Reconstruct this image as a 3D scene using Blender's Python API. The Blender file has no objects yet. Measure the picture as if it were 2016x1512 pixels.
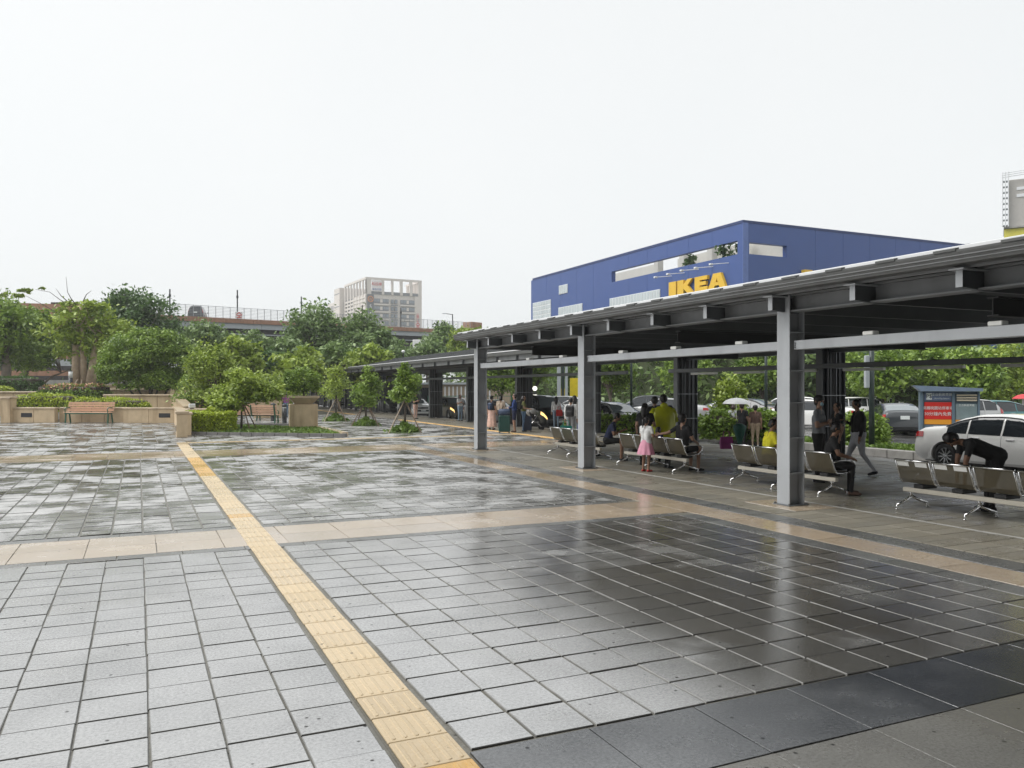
import bpy, math, random
import numpy as np
from mathutils import Vector, Matrix

# ------------------------------------------------------------------ camera, sky, sun, exposure
SC = bpy.context.scene
COL = SC.collection
FPX, CX, HOR, CAMH, YAW = 1600.0, 1008.0, 765.0, 2.0, math.radians(24.7)
SN, CS = math.sin(YAW), math.cos(YAW)
cam = bpy.data.cameras.new('camera'); cam_o = bpy.data.objects.new('camera', cam); COL.objects.link(cam_o)
cam.sensor_fit = 'HORIZONTAL'; cam.sensor_width = 36.0; cam.lens = 36.0 * FPX / 2016.0
cam.shift_y = (HOR - 756.0) / 2016.0
cam.clip_start = 0.1; cam.clip_end = 3000
cam_o.location = (0, 0, CAMH); cam_o.rotation_euler = (math.radians(90), 0, -YAW)
SC.camera = cam_o

world = bpy.data.worlds.new('World'); SC.world = world; world.use_nodes = True
wn, wl = world.node_tree.nodes, world.node_tree.links
wn.clear()
w_out = wn.new('ShaderNodeOutputWorld')
w_bg = wn.new('ShaderNodeBackground'); w_bg.inputs['Strength'].default_value = 0.05      # clear-sky share, mostly hidden by cloud
sky = wn.new('ShaderNodeTexSky'); sky.sky_type = 'NISHITA'; sky.sun_disc = False
SUN_EL, SUN_AZ = math.radians(56), math.radians(-68)       # azimuth from +Y, to the left of the picture
sky.sun_elevation = SUN_EL; sky.sun_rotation = SUN_AZ; sky.air_density = 1.0; sky.dust_density = 4.0
hsv = wn.new('ShaderNodeHueSaturation'); hsv.inputs['Saturation'].default_value = 0.10
hsv.inputs['Value'].default_value = 0.35
w_cloud = wn.new('ShaderNodeBackground'); w_cloud.inputs['Strength'].default_value = 0.445   # even rain cloud
w_tc = wn.new('ShaderNodeTexCoord'); w_nz = wn.new('ShaderNodeTexNoise'); w_nz.inputs['Scale'].default_value = 1.6
w_nz.inputs['Detail'].default_value = 3
w_rmp = wn.new('ShaderNodeValToRGB')
w_rmp.color_ramp.elements[0].position = 0.3; w_rmp.color_ramp.elements[0].color = (0.90, 0.935, 0.95, 1)
w_rmp.color_ramp.elements[1].position = 0.7; w_rmp.color_ramp.elements[1].color = (0.955, 0.975, 0.98, 1)
w_add = wn.new('ShaderNodeAddShader')
wl.new(w_tc.outputs['Generated'], w_nz.inputs['Vector']); wl.new(w_nz.outputs['Fac'], w_rmp.inputs['Fac'])
wl.new(w_rmp.outputs['Color'], w_cloud.inputs['Color'])
wl.new(sky.outputs['Color'], hsv.inputs['Color']); wl.new(hsv.outputs['Color'], w_bg.inputs['Color'])
wl.new(w_bg.outputs[0], w_add.inputs[0]); wl.new(w_cloud.outputs[0], w_add.inputs[1]); wl.new(w_add.outputs[0], w_out.inputs['Surface'])

sun = bpy.data.lights.new('sun', 'SUN'); sun.energy = 1.5; sun.angle = math.radians(50); sun.color = (1.0, 0.98, 0.95)
sun_o = bpy.data.objects.new('sun', sun); COL.objects.link(sun_o)
sd = Vector((math.sin(SUN_AZ) * math.cos(SUN_EL), math.cos(SUN_AZ) * math.cos(SUN_EL), math.sin(SUN_EL)))
sun_o.rotation_euler = sd.to_track_quat('Z', 'Y').to_euler(); sun_o.location = (0, 0, 60)

vs = SC.view_settings
SC.display_settings.display_device = 'sRGB'
vs.view_transform = 'Standard'; vs.look = 'None'; vs.exposure = 0.95; vs.gamma = 1.0; vs.use_curve_mapping = False
SC.cycles.use_denoising = True
SC.cycles.max_bounces = 6; SC.cycles.diffuse_bounces = 3; SC.cycles.glossy_bounces = 3
SC.cycles.transmission_bounces = 4; SC.cycles.transparent_max_bounces = 8; SC.cycles.volume_bounces = 1
SC.cycles.sample_clamp_indirect = 4.0

# ------------------------------------------------------------------ layout helpers (photograph pixel -> place)
def W(d, lat):                       # depth along the view, offset to the right -> world x, y
    return d * SN + lat * CS, d * CS - lat * SN
def G(px, py, z=0.0):                # a point at height z
    d = FPX * (CAMH - z) / (py - HOR)
    return W(d, (px - CX) / FPX * d)
def AT(px, py, d):                   # a point at depth d
    x, y = W(d, (px - CX) / FPX * d)
    return Vector((x, y, CAMH + (HOR - py) / FPX * d))
def PX(px, py, X):                   # on the plane x = X  -> y, z
    r = (px - CX) / FPX
    y = X * (CS - r * SN) / (SN + r * CS)
    d = X * SN + y * CS
    return y, CAMH + (HOR - py) / FPX * d
def PY(px, py, Y):                   # on the plane y = Y -> x, z
    r = (px - CX) / FPX
    x = Y * (SN + r * CS) / (CS - r * SN)
    d = x * SN + Y * CS
    return x, CAMH + (HOR - py) / FPX * d

# ------------------------------------------------------------------ materials
MATS = {}
def nd(nt, t, **kw):
    n = nt.nodes.new(t)
    for k, v in kw.items(): setattr(n, k, v)
    return n
def mat(name, col, rough=0.6, metal=0.0, var=0.12, scale=3.0, bump=0.0, bscale=40.0, spec=0.5, stain=0.0, stain_col=None,
        alpha=1.0, coat=0.0, emit=0.0, emit_col=None, trans=0.0, rvar=0.0, island=0.0, ior=1.5, detail=5):
    """procedural principled material: noise colour variation, optional streaky stains, fine relief"""
    if name in MATS: return MATS[name]
    m = bpy.data.materials.new(name); m.use_nodes = True; MATS[name] = m
    nt = m.node_tree; bs = nt.nodes['Principled BSDF']; L = nt.links
    bs.inputs['Roughness'].default_value = rough; bs.inputs['Metallic'].default_value = metal
    bs.inputs['Specular IOR Level'].default_value = spec; bs.inputs['Coat Weight'].default_value = coat
    bs.inputs['Coat Roughness'].default_value = 0.06; bs.inputs['IOR'].default_value = ior
    bs.inputs['Alpha'].default_value = alpha; bs.inputs['Transmission Weight'].default_value = trans
    if emit: 
        bs.inputs['Emission Strength'].default_value = emit
        bs.inputs['Emission Color'].default_value = (*(emit_col or col), 1)
    tc = nd(nt, 'ShaderNodeNewGeometry')
    nz = nd(nt, 'ShaderNodeTexNoise'); nz.inputs['Scale'].default_value = scale; nz.inputs['Detail'].default_value = detail
    nz.inputs['Roughness'].default_value = 0.62
    L.new(tc.outputs['Position'], nz.inputs['Vector'])
    mp = nd(nt, 'ShaderNodeMapRange'); mp.inputs['From Min'].default_value = 0.25; mp.inputs['From Max'].default_value = 0.75
    mp.inputs['To Min'].default_value = 1 - var; mp.inputs['To Max'].default_value = 1 + var
    L.new(nz.outputs['Fac'], mp.inputs['Value'])
    sc = nd(nt, 'ShaderNodeVectorMath', operation='SCALE'); sc.inputs[0].default_value = col
    L.new(mp.outputs['Result'], sc.inputs['Scale'])
    last = sc.outputs[0]
    if island:
        oi = nd(nt, 'ShaderNodeObjectInfo'); ad = nd(nt, 'ShaderNodeMath', operation='ADD')
        L.new(oi.outputs['Random'], ad.inputs[0]); L.new(tc.outputs['Random Per Island'], ad.inputs[1])
        fr = nd(nt, 'ShaderNodeMath', operation='FRACT'); L.new(ad.outputs[0], fr.inputs[0])
        m2 = nd(nt, 'ShaderNodeMapRange'); m2.inputs['To Min'].default_value = 1 - island; m2.inputs['To Max'].default_value = 1 + island
        L.new(fr.outputs[0], m2.inputs['Value'])
        s2 = nd(nt, 'ShaderNodeVectorMath', operation='SCALE'); L.new(last, s2.inputs[0]); L.new(m2.outputs['Result'], s2.inputs['Scale'])
        last = s2.outputs[0]
    if stain:
        st = nd(nt, 'ShaderNodeTexNoise'); st.inputs['Scale'].default_value = 1.0; st.inputs['Detail'].default_value = 6
        mpv = nd(nt, 'ShaderNodeVectorMath', operation='MULTIPLY'); mpv.inputs[1].default_value = (2.2, 2.2, 0.35)
        L.new(tc.outputs['Position'], mpv.inputs[0]); L.new(mpv.outputs[0], st.inputs['Vector'])
        m3 = nd(nt, 'ShaderNodeMapRange'); m3.inputs['From Min'].default_value = 0.5; m3.inputs['From Max'].default_value = 0.72
        m3.inputs['To Max'].default_value = stain; L.new(st.outputs['Fac'], m3.inputs['Value'])
        mx = nd(nt, 'ShaderNodeMix', data_type='RGBA'); L.new(m3.outputs['Result'], mx.inputs['Factor'])
        L.new(last, mx.inputs['A']); mx.inputs['B'].default_value = (*(stain_col or tuple(c * 0.35 for c in col)), 1)
        last = mx.outputs['Result']
    L.new(last, bs.inputs['Base Color'])
    if rvar:
        m4 = nd(nt, 'ShaderNodeMapRange'); m4.inputs['From Min'].default_value = 0.3; m4.inputs['From Max'].default_value = 0.7
        m4.inputs['To Min'].default_value = max(0.02, rough - rvar); m4.inputs['To Max'].default_value = rough + rvar
        L.new(nz.outputs['Fac'], m4.inputs['Value']); L.new(m4.outputs['Result'], bs.inputs['Roughness'])
    if bump:
        nb = nd(nt, 'ShaderNodeTexNoise'); nb.inputs['Scale'].default_value = bscale; nb.inputs['Detail'].default_value = 4
        L.new(tc.outputs['Position'], nb.inputs['Vector'])
        bp = nd(nt, 'ShaderNodeBump'); bp.inputs['Strength'].default_value = bump; bp.inputs['Distance'].default_value = 0.02
        L.new(nb.outputs['Fac'], bp.inputs['Height']); L.new(bp.outputs['Normal'], bs.inputs['Normal'])
    return m

def wet(name, col, ior=2.6, lo=0.06, hi=0.34, pscale=0.55, island=0.10, grain=0.18, bump=0.12, bscale=60, pool=(0.42, 0.62), tint=None):
    """rain-wet stone: dark soaked body under a water film whose smoothness changes from puddle to drained patch"""
    if name in MATS: return MATS[name]
    m = bpy.data.materials.new(name); m.use_nodes = True; MATS[name] = m
    nt = m.node_tree; bs = nt.nodes['Principled BSDF']; L = nt.links
    g = nd(nt, 'ShaderNodeNewGeometry')
    n1 = nd(nt, 'ShaderNodeTexNoise'); n1.inputs['Scale'].default_value = pscale; n1.inputs['Detail'].default_value = 9
    n1.inputs['Roughness'].default_value = 0.68
    L.new(g.outputs['Position'], n1.inputs['Vector'])
    # each paver drains a little differently
    oi = nd(nt, 'ShaderNodeObjectInfo'); ad = nd(nt, 'ShaderNodeMath', operation='ADD')
    L.new(oi.outputs['Random'], ad.inputs[0]); L.new(g.outputs['Random Per Island'], ad.inputs[1])
    fr = nd(nt, 'ShaderNodeMath', operation='FRACT'); L.new(ad.outputs[0], fr.inputs[0])
    mj = nd(nt, 'ShaderNodeMapRange'); mj.inputs['To Min'].default_value = -0.035; mj.inputs['To Max'].default_value = 0.035
    L.new(fr.outputs[0], mj.inputs['Value'])
    sm = nd(nt, 'ShaderNodeMath', operation='ADD'); L.new(n1.outputs['Fac'], sm.inputs[0]); L.new(mj.outputs['Result'], sm.inputs[1])
    mr = nd(nt, 'ShaderNodeMapRange'); mr.inputs['From Min'].default_value = pool[0]; mr.inputs['From Max'].default_value = pool[1]
    mr.inputs['To Min'].default_value = lo; mr.inputs['To Max'].default_value = hi
    L.new(sm.outputs[0], mr.inputs['Value']); L.new(mr.outputs['Result'], bs.inputs['Roughness'])
    # body colour: fine granite grain + paver to paver shift
    n2 = nd(nt, 'ShaderNodeTexNoise'); n2.inputs['Scale'].default_value = 48; n2.inputs['Detail'].default_value = 7; n2.inputs['Roughness'].default_value = 0.75
    L.new(g.outputs['Position'], n2.inputs['Vector'])
    m2 = nd(nt, 'ShaderNodeMapRange'); m2.inputs['From Min'].default_value = 0.3; m2.inputs['From Max'].default_value = 0.7
    m2.inputs['To Min'].default_value = 1 - grain; m2.inputs['To Max'].default_value = 1 + grain
    L.new(n2.outputs['Fac'], m2.inputs['Value'])
    m3 = nd(nt, 'ShaderNodeMapRange'); m3.inputs['To Min'].default_value = 1 - island; m3.inputs['To Max'].default_value = 1 + island
    L.new(fr.outputs[0], m3.inputs['Value'])
    mm = nd(nt, 'ShaderNodeMath', operation='MULTIPLY'); L.new(m2.outputs['Result'], mm.inputs[0]); L.new(m3.outputs['Result'], mm.inputs[1])
    n3 = nd(nt, 'ShaderNodeTexNoise'); n3.inputs['Scale'].default_value = 1.3; n3.inputs['Detail'].default_value = 6
    L.new(g.outputs['Position'], n3.inputs['Vector'])
    mx = nd(nt, 'ShaderNodeMix', data_type='RGBA'); L.new(n3.outputs['Fac'], mx.inputs['Factor'])
    mx.inputs['A'].default_value = (*col, 1); mx.inputs['B'].default_value = (*(tint or (col[0] * 1.15, col[1] * 1.05, col[2] * 0.85)), 1)
    sc = nd(nt, 'ShaderNodeVectorMath', operation='SCALE'); L.new(mx.outputs['Result'], sc.inputs[0]); L.new(mm.outputs[0], sc.inputs['Scale'])
    sp = nd(nt, 'ShaderNodeTexVoronoi'); sp.inputs['Scale'].default_value = 5.5; L.new(g.outputs['Position'], sp.inputs['Vector'])
    sq = nd(nt, 'ShaderNodeMapRange'); sq.inputs['From Min'].default_value = 0.05; sq.inputs['From Max'].default_value = 0.085
    sq.inputs['To Min'].default_value = 0.25; sq.inputs['To Max'].default_value = 1.0; L.new(sp.outputs['Distance'], sq.inputs['Value'])
    s2 = nd(nt, 'ShaderNodeVectorMath', operation='SCALE'); L.new(sc.outputs[0], s2.inputs[0]); L.new(sq.outputs['Result'], s2.inputs['Scale'])
    L.new(s2.outputs[0], bs.inputs['Base Color'])
    si = nd(nt, 'ShaderNodeMapRange'); si.inputs['To Min'].default_value = 1.35; si.inputs['To Max'].default_value = ior
    si.inputs['From Min'].default_value = 0.25; si.inputs['From Max'].default_value = 1.0
    L.new(sq.outputs['Result'], si.inputs['Value'])
    gi = nd(nt, 'ShaderNodeMapRange'); gi.inputs['From Min'].default_value = 0.35; gi.inputs['From Max'].default_value = 0.65
    gi.inputs['To Min'].default_value = 0.62; gi.inputs['To Max'].default_value = 1.12; L.new(n2.outputs['Fac'], gi.inputs['Value'])
    bi = nd(nt, 'ShaderNodeMapRange'); bi.inputs['From Min'].default_value = 0.35; bi.inputs['From Max'].default_value = 0.6
    bi.inputs['To Min'].default_value = 0.80; bi.inputs['To Max'].default_value = 1.05; L.new(n3.outputs['Fac'], bi.inputs['Value'])
    gm = nd(nt, 'ShaderNodeMath', operation='MULTIPLY'); L.new(gi.outputs['Result'], gm.inputs[0]); L.new(bi.outputs['Result'], gm.inputs[1])
    gj = nd(nt, 'ShaderNodeMath', operation='MULTIPLY'); L.new(gm.outputs[0], gj.inputs[0]); L.new(si.outputs['Result'], gj.inputs[1])
    gk = nd(nt, 'ShaderNodeMath', operation='MAXIMUM'); gk.inputs[1].default_value = 1.3; L.new(gj.outputs[0], gk.inputs[0]); L.new(gk.outputs[0], bs.inputs['IOR'])
    bs.inputs['IOR'].default_value = ior
    # film ripple
    nb = nd(nt, 'ShaderNodeTexNoise'); nb.inputs['Scale'].default_value = bscale; nb.inputs['Detail'].default_value = 5; nb.inputs['Roughness'].default_value = 0.7
    L.new(g.outputs['Position'], nb.inputs['Vector'])
    bp = nd(nt, 'ShaderNodeBump'); bp.inputs['Strength'].default_value = bump; bp.inputs['Distance'].default_value = 0.01
    L.new(nb.outputs['Fac'], bp.inputs['Height']); L.new(bp.outputs['Normal'], bs.inputs['Normal'])
    return m

def leafmat(name, dark, light, trans=0.25):
    if name in MATS: return MATS[name]
    m = bpy.data.materials.new(name); m.use_nodes = True; MATS[name] = m
    nt = m.node_tree; bs = nt.nodes['Principled BSDF']; L = nt.links
    g = nd(nt, 'ShaderNodeNewGeometry'); nz = nd(nt, 'ShaderNodeTexNoise'); nz.inputs['Scale'].default_value = 0.9
    nz.inputs['Detail'].default_value = 3
    L.new(g.outputs['Position'], nz.inputs['Vector'])
    a = nd(nt, 'ShaderNodeMath', operation='MULTIPLY_ADD'); L.new(g.outputs['Random Per Island'], a.inputs[0]); a.inputs[1].default_value = 0.55
    m1 = nd(nt, 'ShaderNodeMath', operation='MULTIPLY_ADD'); L.new(nz.outputs['Fac'], m1.inputs[0]); m1.inputs[1].default_value = 1.7; m1.inputs[2].default_value = -0.60
    L.new(m1.outputs[0], a.inputs[2])
    mx = nd(nt, 'ShaderNodeMix', data_type='RGBA'); L.new(a.outputs[0], mx.inputs['Factor'])
    mx.inputs['A'].default_value = (*dark, 1); mx.inputs['B'].default_value = (*light, 1)
    L.new(mx.outputs['Result'], bs.inputs['Base Color'])
    bs.inputs['Roughness'].default_value = 0.42
    tr = nd(nt, 'ShaderNodeBsdfTranslucent'); L.new(mx.outputs['Result'], tr.inputs['Color'])
    mi = nd(nt, 'ShaderNodeMixShader'); mi.inputs[0].default_value = trans
    L.new(bs.outputs[0], mi.inputs[1]); L.new(tr.outputs[0], mi.inputs[2])
    L.new(mi.outputs[0], nt.nodes['Material Output'].inputs['Surface'])
    return m

# ------------------------------------------------------------------ mesh building
class MB:
    """collects simple closed shapes; build() links them as ONE mesh object"""
    def __init__(s): s.v = []; s.f = []; s.mi = []
    def add(s, vs_, fs, mi=0):
        o = len(s.v); s.v += [tuple(p) for p in vs_]
        s.f += [tuple(i + o for i in f) for f in fs]; s.mi += [mi] * len(fs)
        return s
    def box(s, x0, x1, y0, y1, z0, z1, mi=0):
        return s.add([(x0, y0, z0), (x1, y0, z0), (x1, y1, z0), (x0, y1, z0), (x0, y0, z1), (x1, y0, z1), (x1, y1, z1), (x0, y1, z1)],
                     [(0, 3, 2, 1), (4, 5, 6, 7), (0, 1, 5, 4), (1, 2, 6, 5), (2, 3, 7, 6), (3, 0, 4, 7)], mi)
    def bbox(s, x0, x1, y0, y1, z0, z1, b=0.01, mi=0):      # box with chamfered edges
        rings = []
        for z, k in ((z0, b), (z0 + b, 0), (z1 - b, 0), (z1, b)):
            a0, a1, c0, c1 = x0 + k, x1 - k, y0 + k, y1 - k
            e = b if k == 0 else b * 0.5
            rings.append([(a0 + e, c0, z), (a1 - e, c0, z), (a1, c0 + e, z), (a1, c1 - e, z), (a1 - e, c1, z), (a0 + e, c1, z), (a0, c1 - e, z), (a0, c0 + e, z)])
        return s.loft(rings, cap=True, mi=mi)
    def loft(s, rings, cap=True, closed=True, mi=0):
        n = len(rings[0]); vs_ = [p for r in rings for p in r]; fs = []
        for i in range(len(rings) - 1):
            for j in range(n if closed else n - 1):
                k = (j + 1) % n
                fs.append((i * n + j, i * n + k, (i + 1) * n + k, (i + 1) * n + j))
        if cap:
            fs.append(tuple(reversed(range(n)))); fs.append(tuple(range((len(rings) - 1) * n, len(rings) * n)))
        return s.add(vs_, fs, mi)
    def tube(s, pts, r, n=8, cap=True, mi=0):
        pts = [Vector(p) for p in pts]
        rs = r if isinstance(r, (list, tuple)) else [r] * len(pts)
        rings = []; ref = None
        for i, p in enumerate(pts):
            t = (pts[min(i + 1, len(pts) - 1)] - pts[max(i - 1, 0)]).normalized()
            if ref is None: ref = Vector((0, 0, 1)) if abs(t.z) < 0.9 else Vector((1, 0, 0))
            u = (ref - t * ref.dot(t))
            if u.length < 1e-4: u = t.orthogonal()
            u.normalize(); w = t.cross(u); ref = u
            rings.append([p + (u * math.cos(a) + w * math.sin(a)) * rs[i] for a in [2 * math.pi * k / n for k in range(n)]])
        return s.loft(rings, cap, mi=mi)
    def bar(s, p0, p1, w, h, mi=0, up=(0, 0, 1)):            # rectangular bar
        p0, p1 = Vector(p0), Vector(p1); t = (p1 - p0).normalized(); up = Vector(up)
        if abs(t.dot(up)) > 0.98: up = Vector((1, 0, 0))
        sd_ = t.cross(up).normalized(); u = sd_.cross(t)
        q = [(-1, -1), (1, -1), (1, 1), (-1, 1)]
        return s.loft([[p + sd_ * (a * w / 2) + u * (b * h / 2) for a, b in q] for p in (p0, p1)], mi=mi)
    def lathe(s, prof, n=20, c=(0, 0, 0), cap=True, mi=0, sq=1.0):
        return s.loft([[(c[0] + r * math.cos(2 * math.pi * k / n), c[1] + sq * r * math.sin(2 * math.pi * k / n), c[2] + z) for k in range(n)] for r, z in prof], cap, mi=mi)
    def ball(s, c, rx, ry=None, rz=None, n=12, m=8, mi=0):
        ry = ry or rx; rz = rz or rx
        rings = []
        for i in range(m + 1):
            a = -math.pi / 2 + math.pi * (0.04 + 0.92 * i / m)
            rings.append([(c[0] + rx * math.cos(a) * math.cos(2 * math.pi * k / n), c[1] + ry * math.cos(a) * math.sin(2 * math.pi * k / n), c[2] + rz * math.sin(a)) for k in range(n)])
        return s.loft(rings, True, mi=mi)
    def prism(s, poly, x0, x1, axis='x', mi=0):              # polygon (a,b) extruded along an axis
        def P3(a, b, t): return (t, a, b) if axis == 'x' else ((a, t, b) if axis == 'y' else (a, b, t))
        return s.loft([[P3(a, b, t) for a, b in poly] for t in (x0, x1)], mi=mi)
    def quad(s, a, b, c, d, mi=0): return s.add([a, b, c, d], [(0, 1, 2, 3)], mi)
    def xf(s, M):
        s.v = [tuple(M @ Vector(p)) for p in s.v]; return s
    def mesh(s, name, mats, smooth=False, fix=True):
        me = bpy.data.meshes.new(name); me.from_pydata(s.v, [], s.f)
        for m in (mats if isinstance(mats, (list, tuple)) else ([mats] if mats else [])): me.materials.append(m)
        if isinstance(mats, (list, tuple)) and len(mats) > 1: me.polygons.foreach_set('material_index', s.mi)
        if fix:
            import bmesh
            bm = bmesh.new(); bm.from_mesh(me); bmesh.ops.recalc_face_normals(bm, faces=bm.faces); bm.to_mesh(me); bm.free()
        if smooth:
            me.polygons.foreach_set('use_smooth', [True] * len(me.polygons))
        me.update(); return me
    def build(s, name, mats, parent=None, smooth=False, fix=True, loc=None):
        return obj(name, s.mesh(name, mats, smooth, fix), parent, loc)

def obj(name, me, parent=None, loc=None, rot=None):
    o = bpy.data.objects.new(name, me); COL.objects.link(o)
    if parent: o.parent = parent
    if loc is not None: o.location = loc
    if rot is not None: o.rotation_euler = rot
    return o
def tag(o, label=None, cat=None, group=None, kind=None):
    if label: o['label'] = label
    if cat: o['category'] = cat
    if group: o['group'] = group
    if kind: o['kind'] = kind
    return o
def thing(name, label, cat, loc=(0, 0, 0), rz=0.0, group=None):
    o = bpy.data.objects.new(name, None); COL.objects.link(o); o.location = loc; o.rotation_euler = (0, 0, rz)
    o.empty_display_size = 0.2
    return tag(o, label, cat, group)
def copy_tree(o, parent=None, **kw):
    c = o.copy(); COL.objects.link(c); c.parent = parent
    for ch in list(o.children): copy_tree(ch, c)
    return c
def smooth_by_angle(o, deg=35):
    me = o.data; me.polygons.foreach_set('use_smooth', [True] * len(me.polygons))
    try: me.set_sharp_from_angle(angle=math.radians(deg))
    except Exception: pass
def text_mesh(s, size, depth=0.0, align='CENTER'):
    cu = bpy.data.curves.new('lettering', 'FONT'); cu.body = s; cu.size = size; cu.extrude = depth; cu.align_x = align; cu.align_y = 'CENTER'
    cu.resolution_u = 2
    o = bpy.data.objects.new('lettering', cu); COL.objects.link(o)
    dg = bpy.context.evaluated_depsgraph_get(); dg.update()
    me = bpy.data.meshes.new_from_object(o.evaluated_get(dg)); bpy.data.objects.remove(o); bpy.data.curves.remove(cu)
    return me
def lettering(s, size, m, parent, loc, rot, sx=1.0, depth=0.002, name='lettering', bold=0.0):
    me = text_mesh(s, size, depth); me.materials.clear(); me.materials.append(m)
    o = obj(name, me, parent, loc, rot); o.scale = (sx, 1, 1); return o
def ord_(n): return ['first', 'second', 'third', 'fourth', 'fifth', 'sixth', 'seventh', 'eighth', 'ninth', 'tenth', 'eleventh', 'twelfth', 'thirteenth', 'fourteenth', 'fifteenth'][n]

# leaves: numpy cloud of small rhombic faces
def leaf_mesh(name, cen, size, m, seed=0, up=0.35, aspect=1.7, mi=None):
    rng = np.random.default_rng(seed); n = len(cen)
    nr = rng.normal(size=(n, 3)); nr[:, 2] = np.abs(nr[:, 2]) + up; nr /= np.linalg.norm(nr, axis=1)[:, None]
    t = rng.normal(size=(n, 3)); t -= nr * (t * nr).sum(1)[:, None]; t /= np.linalg.norm(t, axis=1)[:, None]
    b = np.cross(nr, t); s = size * (0.6 + 0.8 * rng.random(n))[:, None]
    v = np.stack([cen - t * s * 0.5 * aspect, cen - b * s * 0.42 + nr * s * 0.12, cen + t * s * 0.5 * aspect, cen + b * s * 0.42 + nr * s * 0.12], 1).reshape(-1, 3)
    me = bpy.data.meshes.new(name); me.vertices.add(4 * n); me.vertices.foreach_set('co', v.ravel().astype(np.float32))
    me.loops.add(4 * n); me.loops.foreach_set('vertex_index', np.arange(4 * n, dtype=np.int32))
    me.polygons.add(n); me.polygons.foreach_set('loop_start', np.arange(0, 4 * n, 4, dtype=np.int32))
    for q in (m if isinstance(m, (list, tuple)) else [m]): me.materials.append(q)
    if mi is not None: me.polygons.foreach_set('material_index', mi.astype(np.int32))
    me.update(calc_edges=True); return me
def lobe_points(rng, lobes, n, sub=26, spread=0.20, shell=0.55):
    """leaf positions: lobes -> clumps near their surface -> leaves round each clump"""
    vol = np.array([(l[3] * l[4] * l[5]) ** 0.67 for l in lobes]); vol /= vol.sum(); out = []
    for l, w in zip(lobes, vol):
        c = np.array(l[:3]); r = np.array(l[3:6]); k = max(4, int(sub * (0.6 + 0.8 * rng.random())))
        d = rng.normal(size=(k, 3)); d /= np.linalg.norm(d, axis=1)[:, None]
        d *= (shell + (1 - shell) * rng.random(k))[:, None] ; d[:, 2] = np.where(d[:, 2] < -0.55, -0.55 * rng.random(k), d[:, 2])
        cl = c + d * r; m_ = max(1, int(n * w / k))
        p = cl[:, None, :] + rng.normal(size=(k, m_, 3)) * (r * spread)[None, None, :] * (0.6 + 0.9 * rng.random((k, 1, 1)))
        out.append(p.reshape(-1, 3))
    return np.concatenate(out)
# ------------------------------------------------------------------ ground, plaza, platform, road
M_paver = wet('wet_grey_paver', (0.096, 0.097, 0.093), ior=8.4, lo=0.04, hi=0.30, grain=0.75, bump=0.11, pool=(0.46, 0.64), bscale=55, tint=(0.116, 0.102, 0.078))
M_paver_m = wet('drained_grey_paver', (0.115, 0.116, 0.110), ior=7.5, lo=0.08, hi=0.50, grain=0.75, bump=0.14, bscale=55, pscale=0.8, pool=(0.44, 0.58), tint=(0.130, 0.118, 0.095))
PAVERS = (M_paver, M_paver_m)
M_slab = wet('wet_dark_granite', (0.030, 0.034, 0.040), ior=3.0, lo=0.10, hi=0.34, island=0.05, bump=0.16, bscale=48, tint=(0.036, 0.038, 0.040))
M_slab2 = wet('wet_pale_granite', (0.125, 0.125, 0.12), ior=2.4, lo=0.2, hi=0.4, island=0.06, bump=0.2)
M_strip = wet('wet_flamed_granite', (0.10, 0.105, 0.11), ior=4.0, lo=0.16, hi=0.40, island=0.10, bump=0.6, bscale=45, grain=0.5)
M_beige = wet('wet_beige_stone', (0.36, 0.28, 0.19), ior=6.0, lo=0.06, hi=0.30, island=0.10, bump=0.10, tint=(0.42, 0.34, 0.25))
M_plat = wet('damp_platform_slab', (0.185, 0.178, 0.158), ior=1.75, lo=0.26, hi=0.6, island=0.10, bump=0.2)
M_mortar = wet('paving_bed_mortar', (0.15, 0.15, 0.14), ior=1.6, lo=0.3, hi=0.5, island=0.0)
M_tact = wet('tactile_cream', (0.60, 0.49, 0.33), ior=1.6, lo=0.22, hi=0.42, island=0.07, grain=0.06, bump=0.05, tint=(0.56, 0.43, 0.26))
M_tact2 = wet('tactile_ochre', (0.58, 0.38, 0.15), ior=1.6, lo=0.16, hi=0.36, island=0.08, grain=0.08, bump=0.05)
M_asph = wet('wet_asphalt', (0.055, 0.056, 0.058), ior=3.6, lo=0.10, hi=0.34, island=0.0, grain=0.3, bump=0.4, bscale=70)
M_jshade = mat('joint_gap_shade', (0.075, 0.073, 0.068), rough=0.9, var=0.85, scale=2.6)  # dark gap shade between rows, painted on the tile sides
M_grout = mat('pale_joint_grout', (0.26, 0.26, 0.25), rough=0.8, var=0.45, scale=2.0)
M_kerb = mat('kerb_concrete', (0.30, 0.29, 0.27), rough=0.5, var=0.2, scale=4, bump=0.3, stain=0.5)
M_grassg = mat('lawn_soil', (0.07, 0.11, 0.03), rough=0.9, var=0.4, scale=6, bump=0.5)
M_white = mat('white_line_paint', (0.72, 0.72, 0.68), rough=0.4, var=0.1)

def sheet(name, x0, x1, y0, y1, z, m, parent=None, kind='structure'):
    o = MB().box(x0, x1, y0, y1, z - 0.05, z).build(name, m, parent)
    if kind and not parent: tag(o, kind=kind)
    return o
o = MB().quad((-900, -900, -0.30), (1200, -900, -0.30), (1200, 1600, -0.30), (-900, 1600, -0.30)).build('ground', mat('far_ground', (0.12, 0.13, 0.10), rough=0.9, var=0.3, scale=0.05), fix=False)
tag(o, kind='structure')

plaza = sheet('plaza', -60, 9.22, -6, 140, -0.012, M_mortar)
plaza_far = sheet('far_pavement', 9.22, 18.95, 25.6, 140, -0.012, M_mortar)
M_mortar_d = wet('dark_joint_mortar', (0.055, 0.053, 0.05), ior=1.5, lo=0.4, hi=0.6, island=0.0)
platform = sheet('platform', 9.22, 18.9, -12, 25.6, -0.012, M_mortar_d)

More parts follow.
